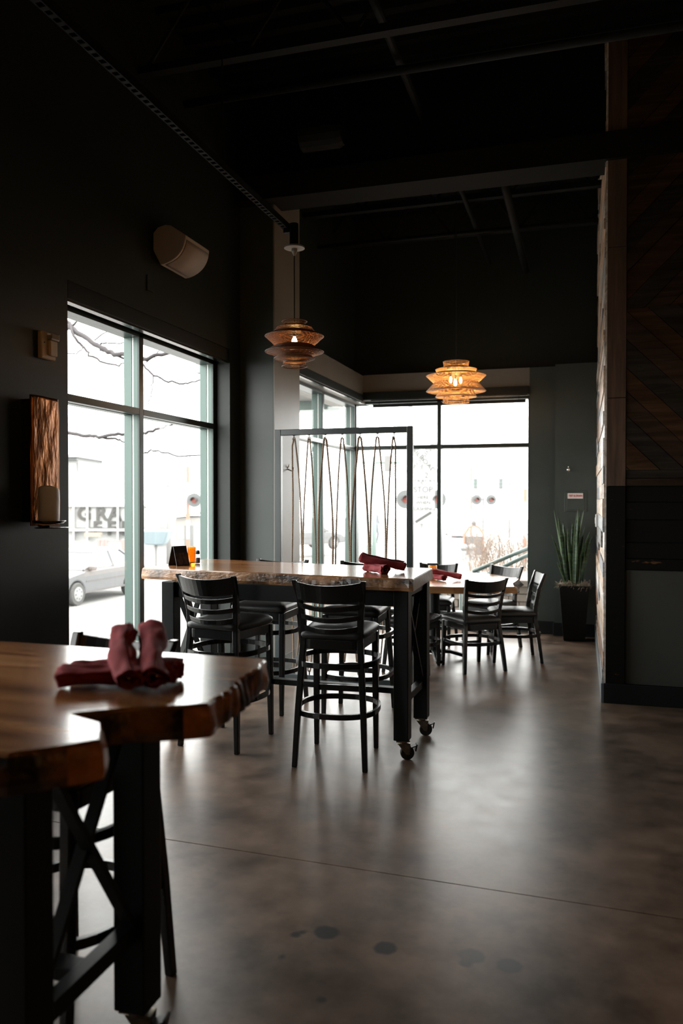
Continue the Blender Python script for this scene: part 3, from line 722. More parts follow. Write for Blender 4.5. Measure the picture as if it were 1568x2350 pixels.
# ================================================================ ROPE SCREEN
rs = thing('rope_screen_frame', 'tall dark steel frame with rings that hold rope loops, beside the pier', 'screen', (-1.905,6.34,0))
X0, X1, ZT = -2.50+1.905, -1.308+1.905, 2.118
SD = M['steel_dark']
MB().box((X0,-.025,0),(X0+.055,.025,ZT)).build('post', SD, rs, bevel=.004)
MB().box((X1-.05,-.025,0),(X1,.025,ZT)).build('post', SD, rs, bevel=.004)
MB().box((X0+.055,-.025,ZT-.05),(X1-.05,.025,ZT)).build('top_bar', SD, rs, bevel=.004)
MB().box((X0+.055,-.03,.0),(X1-.05,.03,.05)).build('bottom_bar', SD, rs, bevel=.004)
hx = [-2.334,-2.198,-2.055,-1.907,-1.754,-1.606,-1.467]
rope_off = [(.013,.075),(.05,.056),(.062,.067),(.055,.066),(.074,.073),(.062,.070),(.060,.018)]
for i, x in enumerate(hx):
    lx = x+1.905; e = empty('eye_hook'); e.parent = rs; e.location = (lx, 0, ZT-.05)
    MB().lathe([(.012,-.004),(.012,0)], 12).build('hook_base', SD, e)
    MB().tube([(0,0,-.002),(0,0,-.02)], .004, 8).build('hook_stem', SD, e)
    MB().tube([(.013*math.cos(q),0,-.031+.013*math.sin(q)) for q in [2*math.pi*k/16 for k in range(16)]], .0028, 6, closed=True).build('ring', M['pewter'], e, smooth=True)
    b = MB(); b.tube([(lx,0,.05),(lx,0,.075)], .006, 8); b.tube([(lx,-.02,.085),(lx,0,.075),(lx,.02,.085)], .004, 6); b.build('bottom_hook', SD, rs)
    ol, orr = rope_off[i]; zt, zb = ZT-.05-.040, .082; path = []
    K = 330
    for s, off in ((-1, ol), (1, orr)):
        seg = []
        for k in range(K):
            tt = k/(K-1); zz = zt+(zb-zt)*tt
            sh_ = min(1, math.sin(math.pi*min(tt*.86+.02,1))**.72) if tt < .999 else 0
            wob = .004*math.sin(tt*9+i*2.1+s)
            top = .012*min(1, tt*40)
            seg.append(Vector((x+s*max(top*(1-tt), off*math.sin(math.pi*min(1, tt*.93+.03))**.85)+wob*math.sin(math.pi*tt), 6.34-.006+.003*s, zz)))
        path.append(seg)
    loop = [Vector((x, 6.34-.003, zt+.011))]+path[1]+[Vector((x, 6.34, zb-.008))]+path[0][::-1]
    n = 9; rings = []; L_ = len(loop); u = Vector((0,1,0)); acc = 0
    for k, p in enumerate(loop):
        tn = (loop[(k+1) % L_]-loop[k-1]).normalized(); acc += (loop[k]-loop[k-1]).length if k else 0
        u = (u-tn*u.dot(tn)).normalized(); w = tn.cross(u); ring = []
        for j in range(n):
            q = 2*math.pi*j/n; rad = .0062+.0025*math.cos(3*q+acc*2*math.pi/.018*1.0) 
            ring.append(p+(u*math.cos(q)+w*math.sin(q))*rad*(1.25 if i in (2, 4) else 1))
        rings.append(ring)
    off = Vector((x, 6.34, .07)); nm = ['first','second','third','fourth','fifth','sixth','last'][i]
    mb = MB().loft(rings, closed=True); mb.v = [tuple(Vector(v)-off) for v in mb.v]
    o = mb.build('rope_loop', M['rope'], None, smooth=True); o.location = off
    tag(o, 'twisted rope loop in the dark steel frame, '+(nm+' from the pier' if i < 6 else 'nearest the free post'), 'rope', 'rope loops in the screen')
# loose rope end on the floor beside the pier
# ================================================================ PENDANT LAMPS
def wicker(profile, m, parent, name, wire=.0021, gap=.0078, seg=40):
    """one woven tier: rings of cane following the profile, held by thin upright canes"""
    mb = MB(); pts = []
    for (r0, z0), (r1, z1) in zip(profile[:-1], profile[1:]):
        L_ = math.hypot(r1-r0, z1-z0); k = max(1, int(L_/gap))
        for i in range(k): pts.append((r0+(r1-r0)*i/k, z0+(z1-z0)*i/k))
    pts.append(profile[-1])
    for r, z in pts:
        jit = random.uniform(-.0008,.0008)
        mb.tube([(r*math.cos(q),r*math.sin(q),z+jit*math.sin(3*q)) for q in [2*math.pi*i/seg for i in range(seg)]], wire*random.uniform(.85,1.15), 4, closed=True)
    for i in range(26):
        q = 2*math.pi*i/26
        mb.tube([(r*math.cos(q),r*math.sin(q),z) for r, z in profile], .0013, 3)
    rmax = max(profile)
    o = mb.build(name, m, parent, smooth=True)
    MB().tube([(rmax[0]*math.cos(q),rmax[0]*math.sin(q),rmax[1]) for q in [2*math.pi*i/48 for i in range(48)]], wire*1.5, 6, closed=True).build('rim', m, o, smooth=True)
    return o
def pendant(label, loc, ztop, tiers, unit, m, bulbs, bm, canopy_r, watt=0):
    """loc = centre of the shade; tiers in drawing units"""
    p = thing('pendant_lamp', label, 'pendant lamp', loc, 0, 'woven pendant lamps')
    for k, pr in enumerate(tiers):
        wicker([(r*unit, z*unit) for r, z in pr], m, p, 'shade_tier', gap=.0076 if unit < .001 else .0085)
    ht = ztop-loc[2]
    MB().tube([(0,0,tiers[0][0][1]*unit*.9),(0,0,ht)], .0045, 8).build('cord', M['cord'], p)
    MB().lathe([(.006,ht-.06),(.02,ht-.03),(.02,ht-.012),(canopy_r,ht-.010),(canopy_r,ht),(.01,ht+.002)], 28).build('canopy', M['canopy'], p)
    for (bx, by, bz, br, bh) in bulbs:
        MB().tube([(bx,by,bz+bh),(bx,by,bz+bh+.035)], .011, 10).build('socket', M['cord'], p)
        b = MB().lathe([(.001,bz-bh),(br*.6,bz-bh*.85),(br*.93,bz-bh*.45),(br,bz-.1*bh),(br*.85,bz+.35*bh),(br*.5,bz+.75*bh),(br*.42,bz+bh)], 18, (bx,by,0)).build('bulb', bm, p, smooth=True)
    if len(bulbs) > 1:
        mb = MB()
        for (bx, by, bz, br, bh) in bulbs: mb.tube([(0,0,tiers[0][0][1]*unit*.9),(bx,by,bz+bh+.03)], .003, 6)
        mb.build('bulb_arms', M['cord'], p)
    else: MB().tube([(0,0,tiers[0][0][1]*unit*.9),(0,0,bulbs[0][2]+bulbs[0][4]+.03)], .0045, 8).build('stem', M['cord'], p)
    if watt:
        l = bpy.data.lights.new('lamp_light', 'POINT'); l.energy = watt; l.color = (1, .56, .22); l.shadow_soft_size = .05  # extra point light, strengthens the fill from the added lamps
        lo_ = bpy.data.objects.new('lamp_light', l); COL.objects.link(lo_); lo_.parent = p; lo_.location = (0, 0, -.10)
    sp = MB()
    for q in (0, 2*math.pi/3, 4*math.pi/3):
        r, z = tiers[0][-1]; sp.tube([(0,0,tiers[0][0][1]*unit*.9),(r*unit*math.cos(q),r*unit*math.sin(q),z*unit)], .002, 5)
    sp.build('shade_spider', M['cord'], p)
    return p
TA = [[(97,190),(84,178),(80,160)], [(112,152),(140,140),(157,115)], [(150,112),(228,75),(150,2)], [(150,0),(228,-45),(135,-78)], [(133,-80),(157,-98),(88,-124)], [(86,-126),(88,-145),(97,-160)]]
pendant('dark rattan tiered pendant lamp hanging over the long bar table', (-1.871,5.093,2.565), 3.233, TA, .000868, M['wicker_a'], [(0,0,.035,.019,.030)], M['bulb_a'], .07)
TB = [[(92,145),(90,125),(86,107)], [(92,106),(146,90),(140,68)], [(150,62),(212,45),(160,-5)], [(160,-6),(212,-65),(125,-58)], [(122,-60),(146,-105),(92,-102)], [(90,-104),(95,-145)]]
pendant('lighter rattan pendant lamp with lit bulbs over the low table', (-1.155,7.608,2.646), ZC-.13, TB, .001326, M['wicker_b'],
        [(.0,-.045,-.01,.015,.034), (.04,.03,.02,.013,.03), (-.05,.0,.025,.013,.03)], M['bulb_b'], .07)

# ---- slotted strut carrying the first lamp
st = thing('slotted_strut', 'slotted dark steel strut running under the ceiling to the hanging lamp', 'ceiling strut', (-1.934,.5,3.36))
mb = MB(); y0, y1 = -3.5, 4.62
for sx in (-.021, .013): mb.box((sx,y0,0),(sx+.008,y1,.003))
for sx in (-.021, .0185): mb.box((sx,y0,0),(sx+.0025,y1,.041))
y = y0
while y < y1: mb.box((-.013,y,0),(.013,min(y+.022,y1),.003)); y += .05
mb.build('channel', M['steelgrey'], st)
MB().box((-.02,4.60,-.02),(.075,4.64,.04)).build('end_bracket', M['steel_black'], st)
MB().tube([(.06,4.595,.03),(.06,4.595,-.12)], .03, 14).build('junction_box', M['steel_black'], st)
for y in (-2.4, -.4, 1.6, 3.6): MB().tube([(0,y,.04),(0,y,ZC-.13-3.36)], .005, 6).build('hanger_rod', M['steelgrey'], st)

# ================================================================ WALL THINGS
sp = thing('loudspeaker', 'pale wall loudspeaker with curved grille above the big street window', 'speaker', (XL,5.08,3.28))
prof = [(-2.835,3.36),(-2.80,3.395),(-2.745,3.408),(-2.70,3.40),(-2.585,3.322)]
A_, B_ = Vector((-2.585,3.322)), Vector((-2.778,3.135)); C_ = Vector((-2.595,3.155))
arc = [A_*(1-t)**2+C_*2*t*(1-t)*1+B_*t**2 for t in [k/12 for k in range(13)]]
prof = prof[:-1]+[(v.x, v.y) for v in arc]+[(-2.835,3.24)]
mb = MB(); n = len(prof); mb.add([(x-XL,-.18,z-3.28) for x, z in prof]+[(x-XL,.18,z-3.28) for x, z in prof], [tuple(range(n)), tuple(range(n,2*n))[::-1]]+[(i,(i+1)%n,n+(i+1)%n,n+i) for i in range(n)])
fixn(mb.build('cabinet', M['speaker'], sp, bevel=.006))
g = MB(); gr = []
for v in arc[1:-1]:
    nn = (v-Vector((-2.80,3.33))).normalized()*.0025; gr.append([(v.x+nn.x-XL,-.165,v.y+nn.y-3.28),(v.x+nn.x-XL,.165,v.y+nn.y-3.28)])
o = g.grid(gr).build('grille', M['grille'], sp, smooth=True); o.modifiers.new('thickness','SOLIDIFY').thickness = .003
MB().box((0,-.06,.0),(.03,.06,.08)).build('wall_bracket', M['speaker'], sp)
jb = thing('wall_outlet_plate', 'small dark cover plate on the wall under the loudspeaker', 'cover plate', (XL,4.86,3.0))
MB().box((0,-.035,-.055),(.008,.035,.055)).build('plate', M['paint'], jb, bevel=.002)
MB().box((.008,-.03,-.056),(.012,.03,-.050)).build('lower_lip', M['steelgrey'], jb)

sb = thing('alarm_strobe', 'beige fire alarm strobe on the dark wall left of the window', 'alarm', (XL,3.745,2.37))
MB().box((0,-.062,-.075),(.03,.062,.075)).build('body', M['strobe'], sb, bevel=.008)
MB().box((.03,-.012,-.055),(.048,.052,.03)).build('horn_cover', M['strobe'], sb, bevel=.006)
MB().box((.03,-.02,.03),(.062,.054,.068)).build('lens', M['lens'], sb, bevel=.006)
MB().tube([(.03,-.04,.012),(.032,-.04,.012)], .004, 8).build('screw', M['trim'], sb)

sc = thing('candle_sconce', 'tall hammered copper wall sconce with a small dark tray', 'sconce', (XL,3.65,1.385))
mb = MB(); rows = []
for i in range(40):
    zz = .69*i/39; row = []
    for j in range(13):
        v = j/12; yy = -.115+.23*v
        row.append((.072+.010*math.cos((v-.5)*math.pi)+noise.noise((yy*16,zz*9,.5))*.007, yy, zz))
    rows.append(row)
o = mb.grid(rows).build('copper_plate', M['copper'], sc, smooth=True); o.modifiers.new('thickness','SOLIDIFY').thickness = -.004
e = MB()
for yy in (-.115,.115): e.tube([(.070,yy,0),(.070,yy,.69)], .004, 6)
e.build('rolled_edge', M['copper'], sc, smooth=True)
MB().box((0,-.10,.02),(.066,.10,.67)).build('back_board', M['trim'], sc)  # black box stands for the shadow beside the plate
MB().lathe([(.02,.0),(.072,.004),(.086,.016),(.080,.018),(.07,.010),(.02,.008)], 28, (.163,-.09,.010)).build('tray', M['pewter'], sc, smooth=True)
MB().lathe([(.02,0),(.086,.002),(.09,.006),(.02,.006)], 28, (.175,-.08,-.014)).build('lower_dish', M['pewter'], sc, smooth=True)
MB().tube([(.06,-.04,.0),(.11,-.07,-.006),(.16,-.09,-.004)], .007, 8).build('arm', M['pewter'], sc)
cd = thing('pillar_candle', 'ivory pillar candle with a melted slanted top in the copper sconce', 'candle', (XL+.163,3.56,1.404))
rings = []
for i in range(26):
    tt = i/25; row = []
    for j in range(28):
        q = 2*math.pi*j/28; r = .052+.0025*noise.noise((math.cos(q)*1.5,math.sin(q)*1.5,tt*4))
        top = .200-.024*math.sin(q-.4)
        if tt <= .75: zz = tt/.75*top*.86
        else:
            a = (tt-.75)/.25*math.pi/2; k = max(.04, math.cos(a)); zz = top*.86*k+.2*.97*(1-k)*.98+.006*math.sin(a)*math.sin(q); r *= k**.75
        if .45 < tt <= .75: r += .007*max(0,math.sin(q-.3))*math.sin((tt-.45)/.3*math.pi)
        row.append((r*math.cos(q), r*math.sin(q), zz))
    rings.append(row)
MB().loft(rings).build('wax', M['wax'], cd, smooth=True)
MB().tube([(0,0,.16),(.002,0,.205)], .0018, 5).build('wick', M['tent'], cd)

def coat_hook(label, loc, rzd):
    h = thing('coat_hook', label, 'hook', loc, R(rzd), 'small metal coat hooks')
    MB().lathe([(.016,0),(.016,.006),(.01,.008)], 14, axis=(0,-1,0)).build('rosette', M['chrome'], h)
    MB().tube([(0,-.006,0),(0,-.03,-.01),(0,-.055,-.02),(0,-.068,-.006),(0,-.07,.012)], .0055, 8).build('lower_prong', M['chrome'], h, smooth=True)
    MB().tube([(0,-.006,.004),(0,-.022,.02),(0,-.03,.04)], .005, 8).build('upper_prong', M['chrome'], h, smooth=True)
coat_hook('small metal coat hook on the end wall above the red-lettered label', (-.146,YS,1.86), -70)
for c in children(bpy.data.objects['coat_hook']): pass
bpy.data.objects['coat_hook'].rotation_euler = (0,0,R(0))
coat_hook('small dark metal coat hook on the pale side of the pier', (XP,6.69,1.80), 90)

td = thing('access_panel', 'green-grey access panel labelled test and drain on the end wall', 'access panel', (-.067,YS,1.508))
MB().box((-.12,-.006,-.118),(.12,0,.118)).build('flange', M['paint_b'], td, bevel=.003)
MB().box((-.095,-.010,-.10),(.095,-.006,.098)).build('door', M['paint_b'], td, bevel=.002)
sg = MB().box((-.085,-.014,.030),(.078,-.010,.090)).build('label_plate', M['sign_white'], td, bevel=.002)
def text(body, size, mtl, parent, loc, rot, name='lettering', ext=.001, sx=1, align='CENTER', shear=0, bold=.0):
    cu = bpy.data.curves.new(name, 'FONT'); cu.body = body; cu.size = size; cu.extrude = ext; cu.align_x = align; cu.align_y = 'CENTER'; cu.offset = bold
    o = bpy.data.objects.new(name, cu); COL.objects.link(o)
    dg = bpy.context.evaluated_depsgraph_get(); me = bpy.data.meshes.new_from_object(o.evaluated_get(dg))
    bpy.data.objects.remove(o); bpy.data.curves.remove(cu)
    me.materials.clear(); me.materials.append(mtl)
    q = bpy.data.objects.new(name, me); COL.objects.link(q); q.parent = parent; q.location = loc; q.rotation_euler = rot; q.scale = (sx, 1, 1)
    return q
text('TEST & DRAIN', .032, M['sign_red'], td, (-.003,-.0145,.060), (R(90),0,0), bold=.0009, sx=.72)
sw = thing('wall_switch', 'small white switch box on the plank wall', 'switch', (XW-.012,8.0,1.325))
MB().box((-.028,-.06,-.06),(.0,.06,.06)).build('switch_box', M['white_plastic'], sw, bevel=.004)
MB().box((-.033,-.02,-.03),(-.028,.02,.03)).build('rocker', M['white_plastic'], sw, bevel=.002)

# ---- planter
pl = thing('planter', 'tall tapered black planter standing in the corner by the plank wall', 'planter', (-.075,9.02,0))
def sq(w, z): return [(-w,-w,z),(w,-w,z),(w,w,z),(-w,w,z)]
MB().loft([sq(.105,0),sq(.112,.02),sq(.155,.585),sq(.158,.60),sq(.142,.60),sq(.138,.55)], cap=True).build('pot', M['planter'], pl, bevel=.004)
ms = MB(); rg = random.Random(4)
for i in range(420):
    x, y = rg.uniform(-.16,.15), rg.uniform(-.16,.14); z = .585+rg.uniform(0,.035); p = [Vector((x,y,z))]
    d = Vector((rg.uniform(-1,1),rg.uniform(-1,1),rg.uniform(-.2,.4))).normalized()
    for k in range(4):
        d = (d+Vector((rg.uniform(-1,1),rg.uniform(-1,1),rg.uniform(-1,.6)))*.7).normalized(); q = p[-1]+d*.018
        if abs(q.x) < .15 and abs(q.y) < .15: q.z = max(q.z, .585)
        p.append(q)
    ms.tube(p, .0016, 3)
o = ms.build('moss', M['moss'], pl); o['kind'] = 'stuff'
sn = thing('snake_plant', 'tall snake plant with upright pointed leaves in the black planter', 'plant', (-.075,9.02,.55))
rg = random.Random(11)
def leaf(px, top, lean, bx, by, w):
    """blade from the pot to a tip seen at (x, height)"""
    a = Vector((bx,by,0)); tipv = Vector((px,lean,top)); ctrl = Vector((bx+(px-bx)*.25, by+(lean-by)*.25, top*.55)); tw = rg.uniform(-.5,.5); ph = rg.uniform(0,3.14)
    rows, el, er = [], [], []
    for i in range(15):
        t_ = i/14; c = a*(1-t_)**2+ctrl*2*t_*(1-t_)+tipv*t_**2
        ww = w*(.55+.45*math.sin(min(1,t_*1.5)*math.pi/2))*(1-max(0,(t_-.55)/.45)**1.8)+.0008
        ang = ph+tw*t_*2; sd = Vector((math.cos(ang), math.sin(ang), 0)); dp = Vector((-math.sin(ang), math.cos(ang), 0))
        rows.append([c+sd*ww*v+dp*ww*.55*(v*v) for v in (-1,-.86,-.5,0,.5,.86,1)])
    mb = MB(); n = 7
    vs = [p for r_ in rows for p in r_]
    fs, mi = [], []
    for i in range(14):
        for j in range(6): fs.append((i*n+j,i*n+j+1,(i+1)*n+j+1,(i+1)*n+j)); mi.append(1 if j in (0,5) else 0)
    mb.v = vs; mb.f = fs; mb.mi = mi
    o = mb.build('leaf', [M['leaf'], M['leaf_edge']], sn, smooth=True); o.modifiers.new('thickness','SOLIDIFY').thickness = .0025
for (px, top) in [(-.19,.86),(-.15,.80),(-.215,.60),(-.16,.70),(.03,.88),(.05,.87),(-.02,.74),(.085,.87),(.09,.68),(.045,.74),(.14,.64),(-.09,.62),(-.06,.68),(.0,.60),(.11,.55),(.16,.58),(-.155,.30),(-.11,.74),(.065,.58),(-.03,.5),(.02,.64),(.12,.46)]:
    leaf(px*1.15, top, rg.uniform(-.10,.08), px*.45+rg.uniform(-.02,.02), rg.uniform(-.07,.07), rg.uniform(.021,.030))

# ---- unseen lamps added to warm the near table, napkins and left wall
pendant('light rattan pendant lamp over the near table', (-2.2,1.5,2.5), 3.36, TB, .001326, M['wicker_b'], [(0,0,.035,.019,.030)], M['bulb_a'], .07)
pendant('rattan pendant lamp hanging behind the camera on the left', (-1.2,-.9,2.55), ZC-.13, TB, .001326, M['wicker_b'],
        [(.0,-.045,-.01,.015,.034), (.04,.03,.02,.013,.03), (-.05,.0,.025,.013,.03)], M['bulb_b'], .07)
pendant('rattan pendant lamp over the open floor right of the camera', (2.1,2.2,2.646), ZC-.13, TB, .001326, M['wicker_b'],
        [(.0,-.045,-.01,.015,.034), (.04,.03,.02,.013,.03), (-.05,.0,.025,.013,.03)], M['bulb_b'], .07, 16)

pendant('rattan pendant lamp nearest the camera on the right', (1.7,.5,2.5), ZC-.13, TB, .001326, M['wicker_b'],
        [(.0,-.045,-.01,.015,.034), (.04,.03,.02,.013,.03), (-.05,.0,.025,.013,.03)], M['bulb_b'], .07, 16)
# ================================================================ OUTSIDE
GZ = -1.33
gr = MB(); gr.box((-90,-30,GZ-.2),(-3.1,120,GZ)); gr.box((-3.1,9.65,GZ-.2),(90,120,GZ)); struct(gr.build('ground', M['out_ground']), 'pale street and pavement outside')
MB().box((-60,-20,GZ),(-9.5,60,GZ+.01)).build('road', M['asphalt'], bpy.data.objects['ground'])
fd = MB(); fd.box((-3.1,-4.4,GZ),(-2.9,9.6,0)); fd.box((-3.1,9.45,GZ),(5,9.65,0)); struct(fd.build('wall_foundation', M['bld_beige']), 'foundation of the building')
cn = MB(); cn.box((-3.9,7.6,2.86),(-3.1,10.4,3.02)); struct(cn.build('roof_overhang', M['bld_white']), 'pale overhang outside the corner')
MB().box((-3.9,10.2,2.72),(-3.1,10.35,2.86)).build('overhang_beam', M['green_pole'], bpy.data.objects['roof_overhang'])

def car(label, loc, rzd, suv=False):
    c = thing('car', label, 'car', loc, R(rzd))
    h = .22 if suv else 0
    pr = [(-2.15,.32),(-2.24,.55),(-2.2,.86+h*.8),(-1.6,.95+h),(.95,.93+h),(1.85,.80+h),(2.18,.62+h*.5),(2.2,.34)]
    # lower body with wheel arches
    def arch(xc): return [(xc+.36*math.cos(q), .30+.36*math.sin(q)) for q in [math.pi*k/8 for k in range(9)]]
    poly = pr[:]+arch(1.35)+arch(-1.30); poly = pr+[(x,z) for x, z in arch(1.35)]+[(x,z) for x, z in arch(-1.30)]
    n = len(poly); mb = MB()
    for y in (-.84, .84): mb.v += [(x,y,z) for x, z in poly]
    mb.f = [tuple(range(n)), tuple(range(n,2*n))[::-1]]+[(i,n+i,n+(i+1)%n,(i+1)%n) for i in range(n)]; mb.mi = [0]*len(mb.f)
    fixn(mb.build('body', M['car'], c, bevel=.05))
    xb, xf, tb, tf, zr = (-2.1,.95,-1.85,.15,1.70) if suv else (-1.75,1.02,-1.02,.22,1.43)
    zb = .93+h
    gb = [(xb,-.80,zb),(xf,-.80,zb),(xf,.80,zb),(xb,.80,zb)]; gt = [(tb,-.60,zr-.03),(tf,-.60,zr-.03),(tf,.60,zr-.03),(tb,.60,zr-.03)]
    MB().loft([gb, gt]).build('cabin_windows', M['car_glass'], c, bevel=.04)
    MB().loft([[(tb-.06,-.64,zr-.06),(tf+.1,-.64,zr-.06),(tf+.1,.64,zr-.06),(tb-.06,.64,zr-.06)],[(tb+.08,-.54,zr+.02),(tf-.08,-.54,zr+.02),(tf-.08,.54,zr+.02),(tb+.08,.54,zr+.02)]]).build('roof', M['car'], c, bevel=.03)
    pm = MB()
    for s in (-1, 1):
        for (x0, x1) in ((xb,tb),(xf,tf),((xb+xf)/2-.1,(tb+tf)/2-.05)): pm.tube([(x0,s*.81,zb),(x1,s*.615,zr-.04)], .035, 6)
    pm.build('pillars', M['car'], c)
    for x in (1.35, -1.30):
        for s in (-1, 1):
            w = MB().lathe([(.20,-.10),(.29,-.10),(.315,-.07),(.315,.07),(.29,.10),(.20,.10)], 26, (x,s*.78,.315), axis=(0,1,0)).build('tyre', M['tyre'], c)
            hb_ = MB(); hb_.lathe([(.21,-.012),(.19,.02),(.05,.03),(.01,.03)], 24, (x,s*.87,.315), axis=(0,s,0)); hb_.build('wheel_cover', M['hub'], w)
            hl = MB()
            for k in range(7):
                q = 2*math.pi*k/7; hl.lathe([(.024,0),(.022,.006)], 8, (x+.13*math.cos(q),s*.893,.315+.13*math.sin(q)), axis=(0,s,0))
            hl.build('cover_slots', M['tyre'], w)
    for s in (-1, 1):
        MB().box((.62,s*.86-.06,zb-.02),(.80,s*.86+.10*max(0,s)+.02,zb+.10)).build('mirror', M['mailbox'], c, bevel=.03)
        MB().box((-2.22,s*.60-.16,.72+h),(-2.10,s*.60+.16,.86+h)).build('tail_lamp', M['tail'], c, bevel=.02)
        MB().box((-1.1,s*.842-.008,.60),(.95,s*.842+.008,.64)).build('side_moulding', M['mailbox'], c)
        MB().box((-1.2,s*.842-.006,.30),(1.0,s*.842+.006,.36)).build('sill', M['mailbox'], c)
    MB().box((-2.26,-.27,.62+h),(-2.22,.27,.76+h)).build('number_plate', M['white_out'], c)
    MB().box((-2.25,-.80,.34),(-2.1,.80,.42)).build('bumper', M['mailbox'], c, bevel=.02)
    return c
car('silver sedan parked in the street outside the big window', (-13.85,19.8,GZ), -90)
p = W(1052,1262,62); car('silver car seen from behind far down the street through the end window', (p.x,p.y,p.z), 106, True)
p = W(722,1262,40); car('pale car on the street behind the ropes and the side window', (p.x-.6,p.y,p.z), 60)

# bare tree outside the big window: limbs grow from a trunk hidden by the wall on the left
tr = thing('bare_tree', 'bare grey tree whose branches cross the big street window', 'tree', (-9.6,6.2,GZ))
off = Vector(tr.location)
MB().tube([(0,0,0),(.1,.1,1.5),(.05,.2,3.2),(.2,.3,5.2)], [.16,.13,.11,.07], 10).build('trunk', M['bark_out'], tr, smooth=True)
def limb(pix, r0, r1):
    pts = [W(*q)-off for q in pix]; out = []; n = len(pts)
    for i in range(n-1):
        for k in range(4): out.append(pts[i].lerp(pts[i+1], k/4)+Vector((random.uniform(-1,1),random.uniform(-1,1),random.uniform(-1,1)))*.012)
    out.append(pts[-1]); rs_ = [r0+(r1-r0)*i/(len(out)-1) for i in range(len(out))]
    return out, rs_
limbs = [([(20,650,10.2),(110,720,10.2),(157,750,10),(200,775,9.8),(235,800,9.7),(262,812,9.6),(297,816,9.5),(335,826,9.4),(360,815,9.4),(410,806,9.4),(440,800,9.4)], .036, .012),
         ([(60,690,10.2),(158,740,10),(170,770,9.8),(190,795,9.8),(205,815,9.7),(240,832,9.7),(272,838,9.6),(300,828,9.6)], .018, .006),
         ([(229,790,9.8),(250,786,9.7),(297,788,9.6)], .010, .005), ([(215,782,9.8),(250,758,9.9),(285,748,9.9)], .008, .004),
         ([(140,765,10),(180,735,10),(215,738,10)], .016, .006), ([(140,812,9.8),(178,812,9.8),(195,795,9.8)], .007, .005),
         ([(100,995,10),(158,994,10),(200,1001,9.9),(228,1003,9.8),(262,997,9.7),(297,994,9.7),(335,994,9.6),(365,985,9.6),(400,971,9.6)], .022, .010),
         ([(228,1003,9.8),(262,1008,9.8),(275,1008,9.8),(300,1022,9.7)], .014, .007),
         ([(230,803,9.7),(330,838,9.5),(352,860,9.4),(385,875,9.4),(420,880,9.4),(440,878,9.4),(470,868,9.4)], .013, .006),
         ([(352,862,9.4),(348,890,9.4),(345,915,9.4),(335,935,9.5)], .007, .004), ([(330,1040,9.8),(345,1034,9.8),(380,1038,9.7),(420,1048,9.7),(470,1045,9.6)], .010, .006),
         ([(350,815,9.4),(372,836,9.4),(398,840,9.4)], .006, .003), ([(335,832,9.4),(380,790,9.5),(400,775,9.6)], .007, .003)]
for pix, r0, r1 in limbs:
    o_, r_ = limb(pix, r0*1.15, r1*1.5); MB().tube(o_, r_, 6).build('branch', M['bark_out'], tr, smooth=True)
MB().tube([(0.15,.25,4.4), W(20,650,10.2)-off], [.07,.04], 8).build('branch', M['bark_out'], tr, smooth=True)
MB().tube([(0.05,.2,2.6), W(100,995,10)-off], [.06,.024], 8).build('branch', M['bark_out'], tr, smooth=True)

# shop front across the street with big letters
def face(name, label, cat, px, d, build):
    """a thing on the street at distance d whose front is turned to us"""
    p = W(*px, d); t = thing(name, label, cat, (p.x, p.y, GZ)); t.rotation_euler = (0, 0, YAW); build(t, p.z-GZ, d/FPX); return t
def shop(t, z0, u):                                # u = metres per pixel, x from px 245
    def P(n, x0, x1, y0, y1, m, dp0=0, dp1=.1): return MB().box(((x0-245)*u, dp0, z0-(y1-1200)*u), ((x1-245)*u, dp1, z0-(y0-1200)*u)).build(n, m, t)
    P('wall', 90, 332, 1160, 1300, M['bld_white'], .3, 6)
    P('cornice', 90, 334, 1158, 1163, M['bld_white'], .0, .4)
    for k, (a, b) in enumerate(((158,169),(171,199),(204,269),(274,330))): P('shop_pane', a, b, 1164, 1211, M['bld_beige'] if k == 0 else M['bld_white'], .2, .3)
    for a in (169.5, 201, 271, 299): P('shop_mullion', a-2, a+2, 1162, 1240, M['white_out'], -.1, .2)
    P('shop_sill', 150, 332, 1213, 1219, M['white_out'], -.1, .3)
    for ch, x, y in (('G',192,1180),('R',231,1180),('A',262,1180),('I',299,1180)):
        text(ch, 44*u, M['letter'], t, ((x-245)*u, .12, z0-(y-1200)*u), (R(90),0,0), 'letter', .03, 1.0, bold=.035)
    for ch, x, y in (('F',222,1214),('F',254,1214),('E',288,1214)):
        text(ch, 44*u, M['letter'], t, ((x-245)*u, .12, z0-(y-1200)*u), (R(90),0,0), 'letter', .03, 1.0, bold=.035)
    P('bench', 206, 242, 1221, 1230, M['bld_tan'], -1.0, -.6)
face('shop_front', 'pale shop front across the street with large grey letters', 'building', (245,1200), 46, shop)
def house1(t, z0, u):
    def P(n, x0, x1, y0, y1, m, dp0=0, dp1=.1): return MB().box(((x0-165)*u, dp0, z0-(y1-1060)*u), ((x1-165)*u, dp1, z0-(y0-1060)*u)).build(n, m, t)
    P('roof', 60, 188, 1043, 1050, M['bld_white'], -1, 6); P('soffit', 60, 181, 1050, 1057, M['bld_grey'], -.5, 6)
    P('wall', 60, 180, 1057, 1158, M['bld_white'], 0, 5); P('window_edge', 177, 180, 1062, 1082, M['bld_grey'], -.05, 0)
    P('lower_storey', 60, 170, 1158, 1330, M['bld_white'], 0, 5)
face('flat_roof_building', 'pale flat-roofed building high up at the left edge of the big window', 'building', (165,1060), 60, house1)
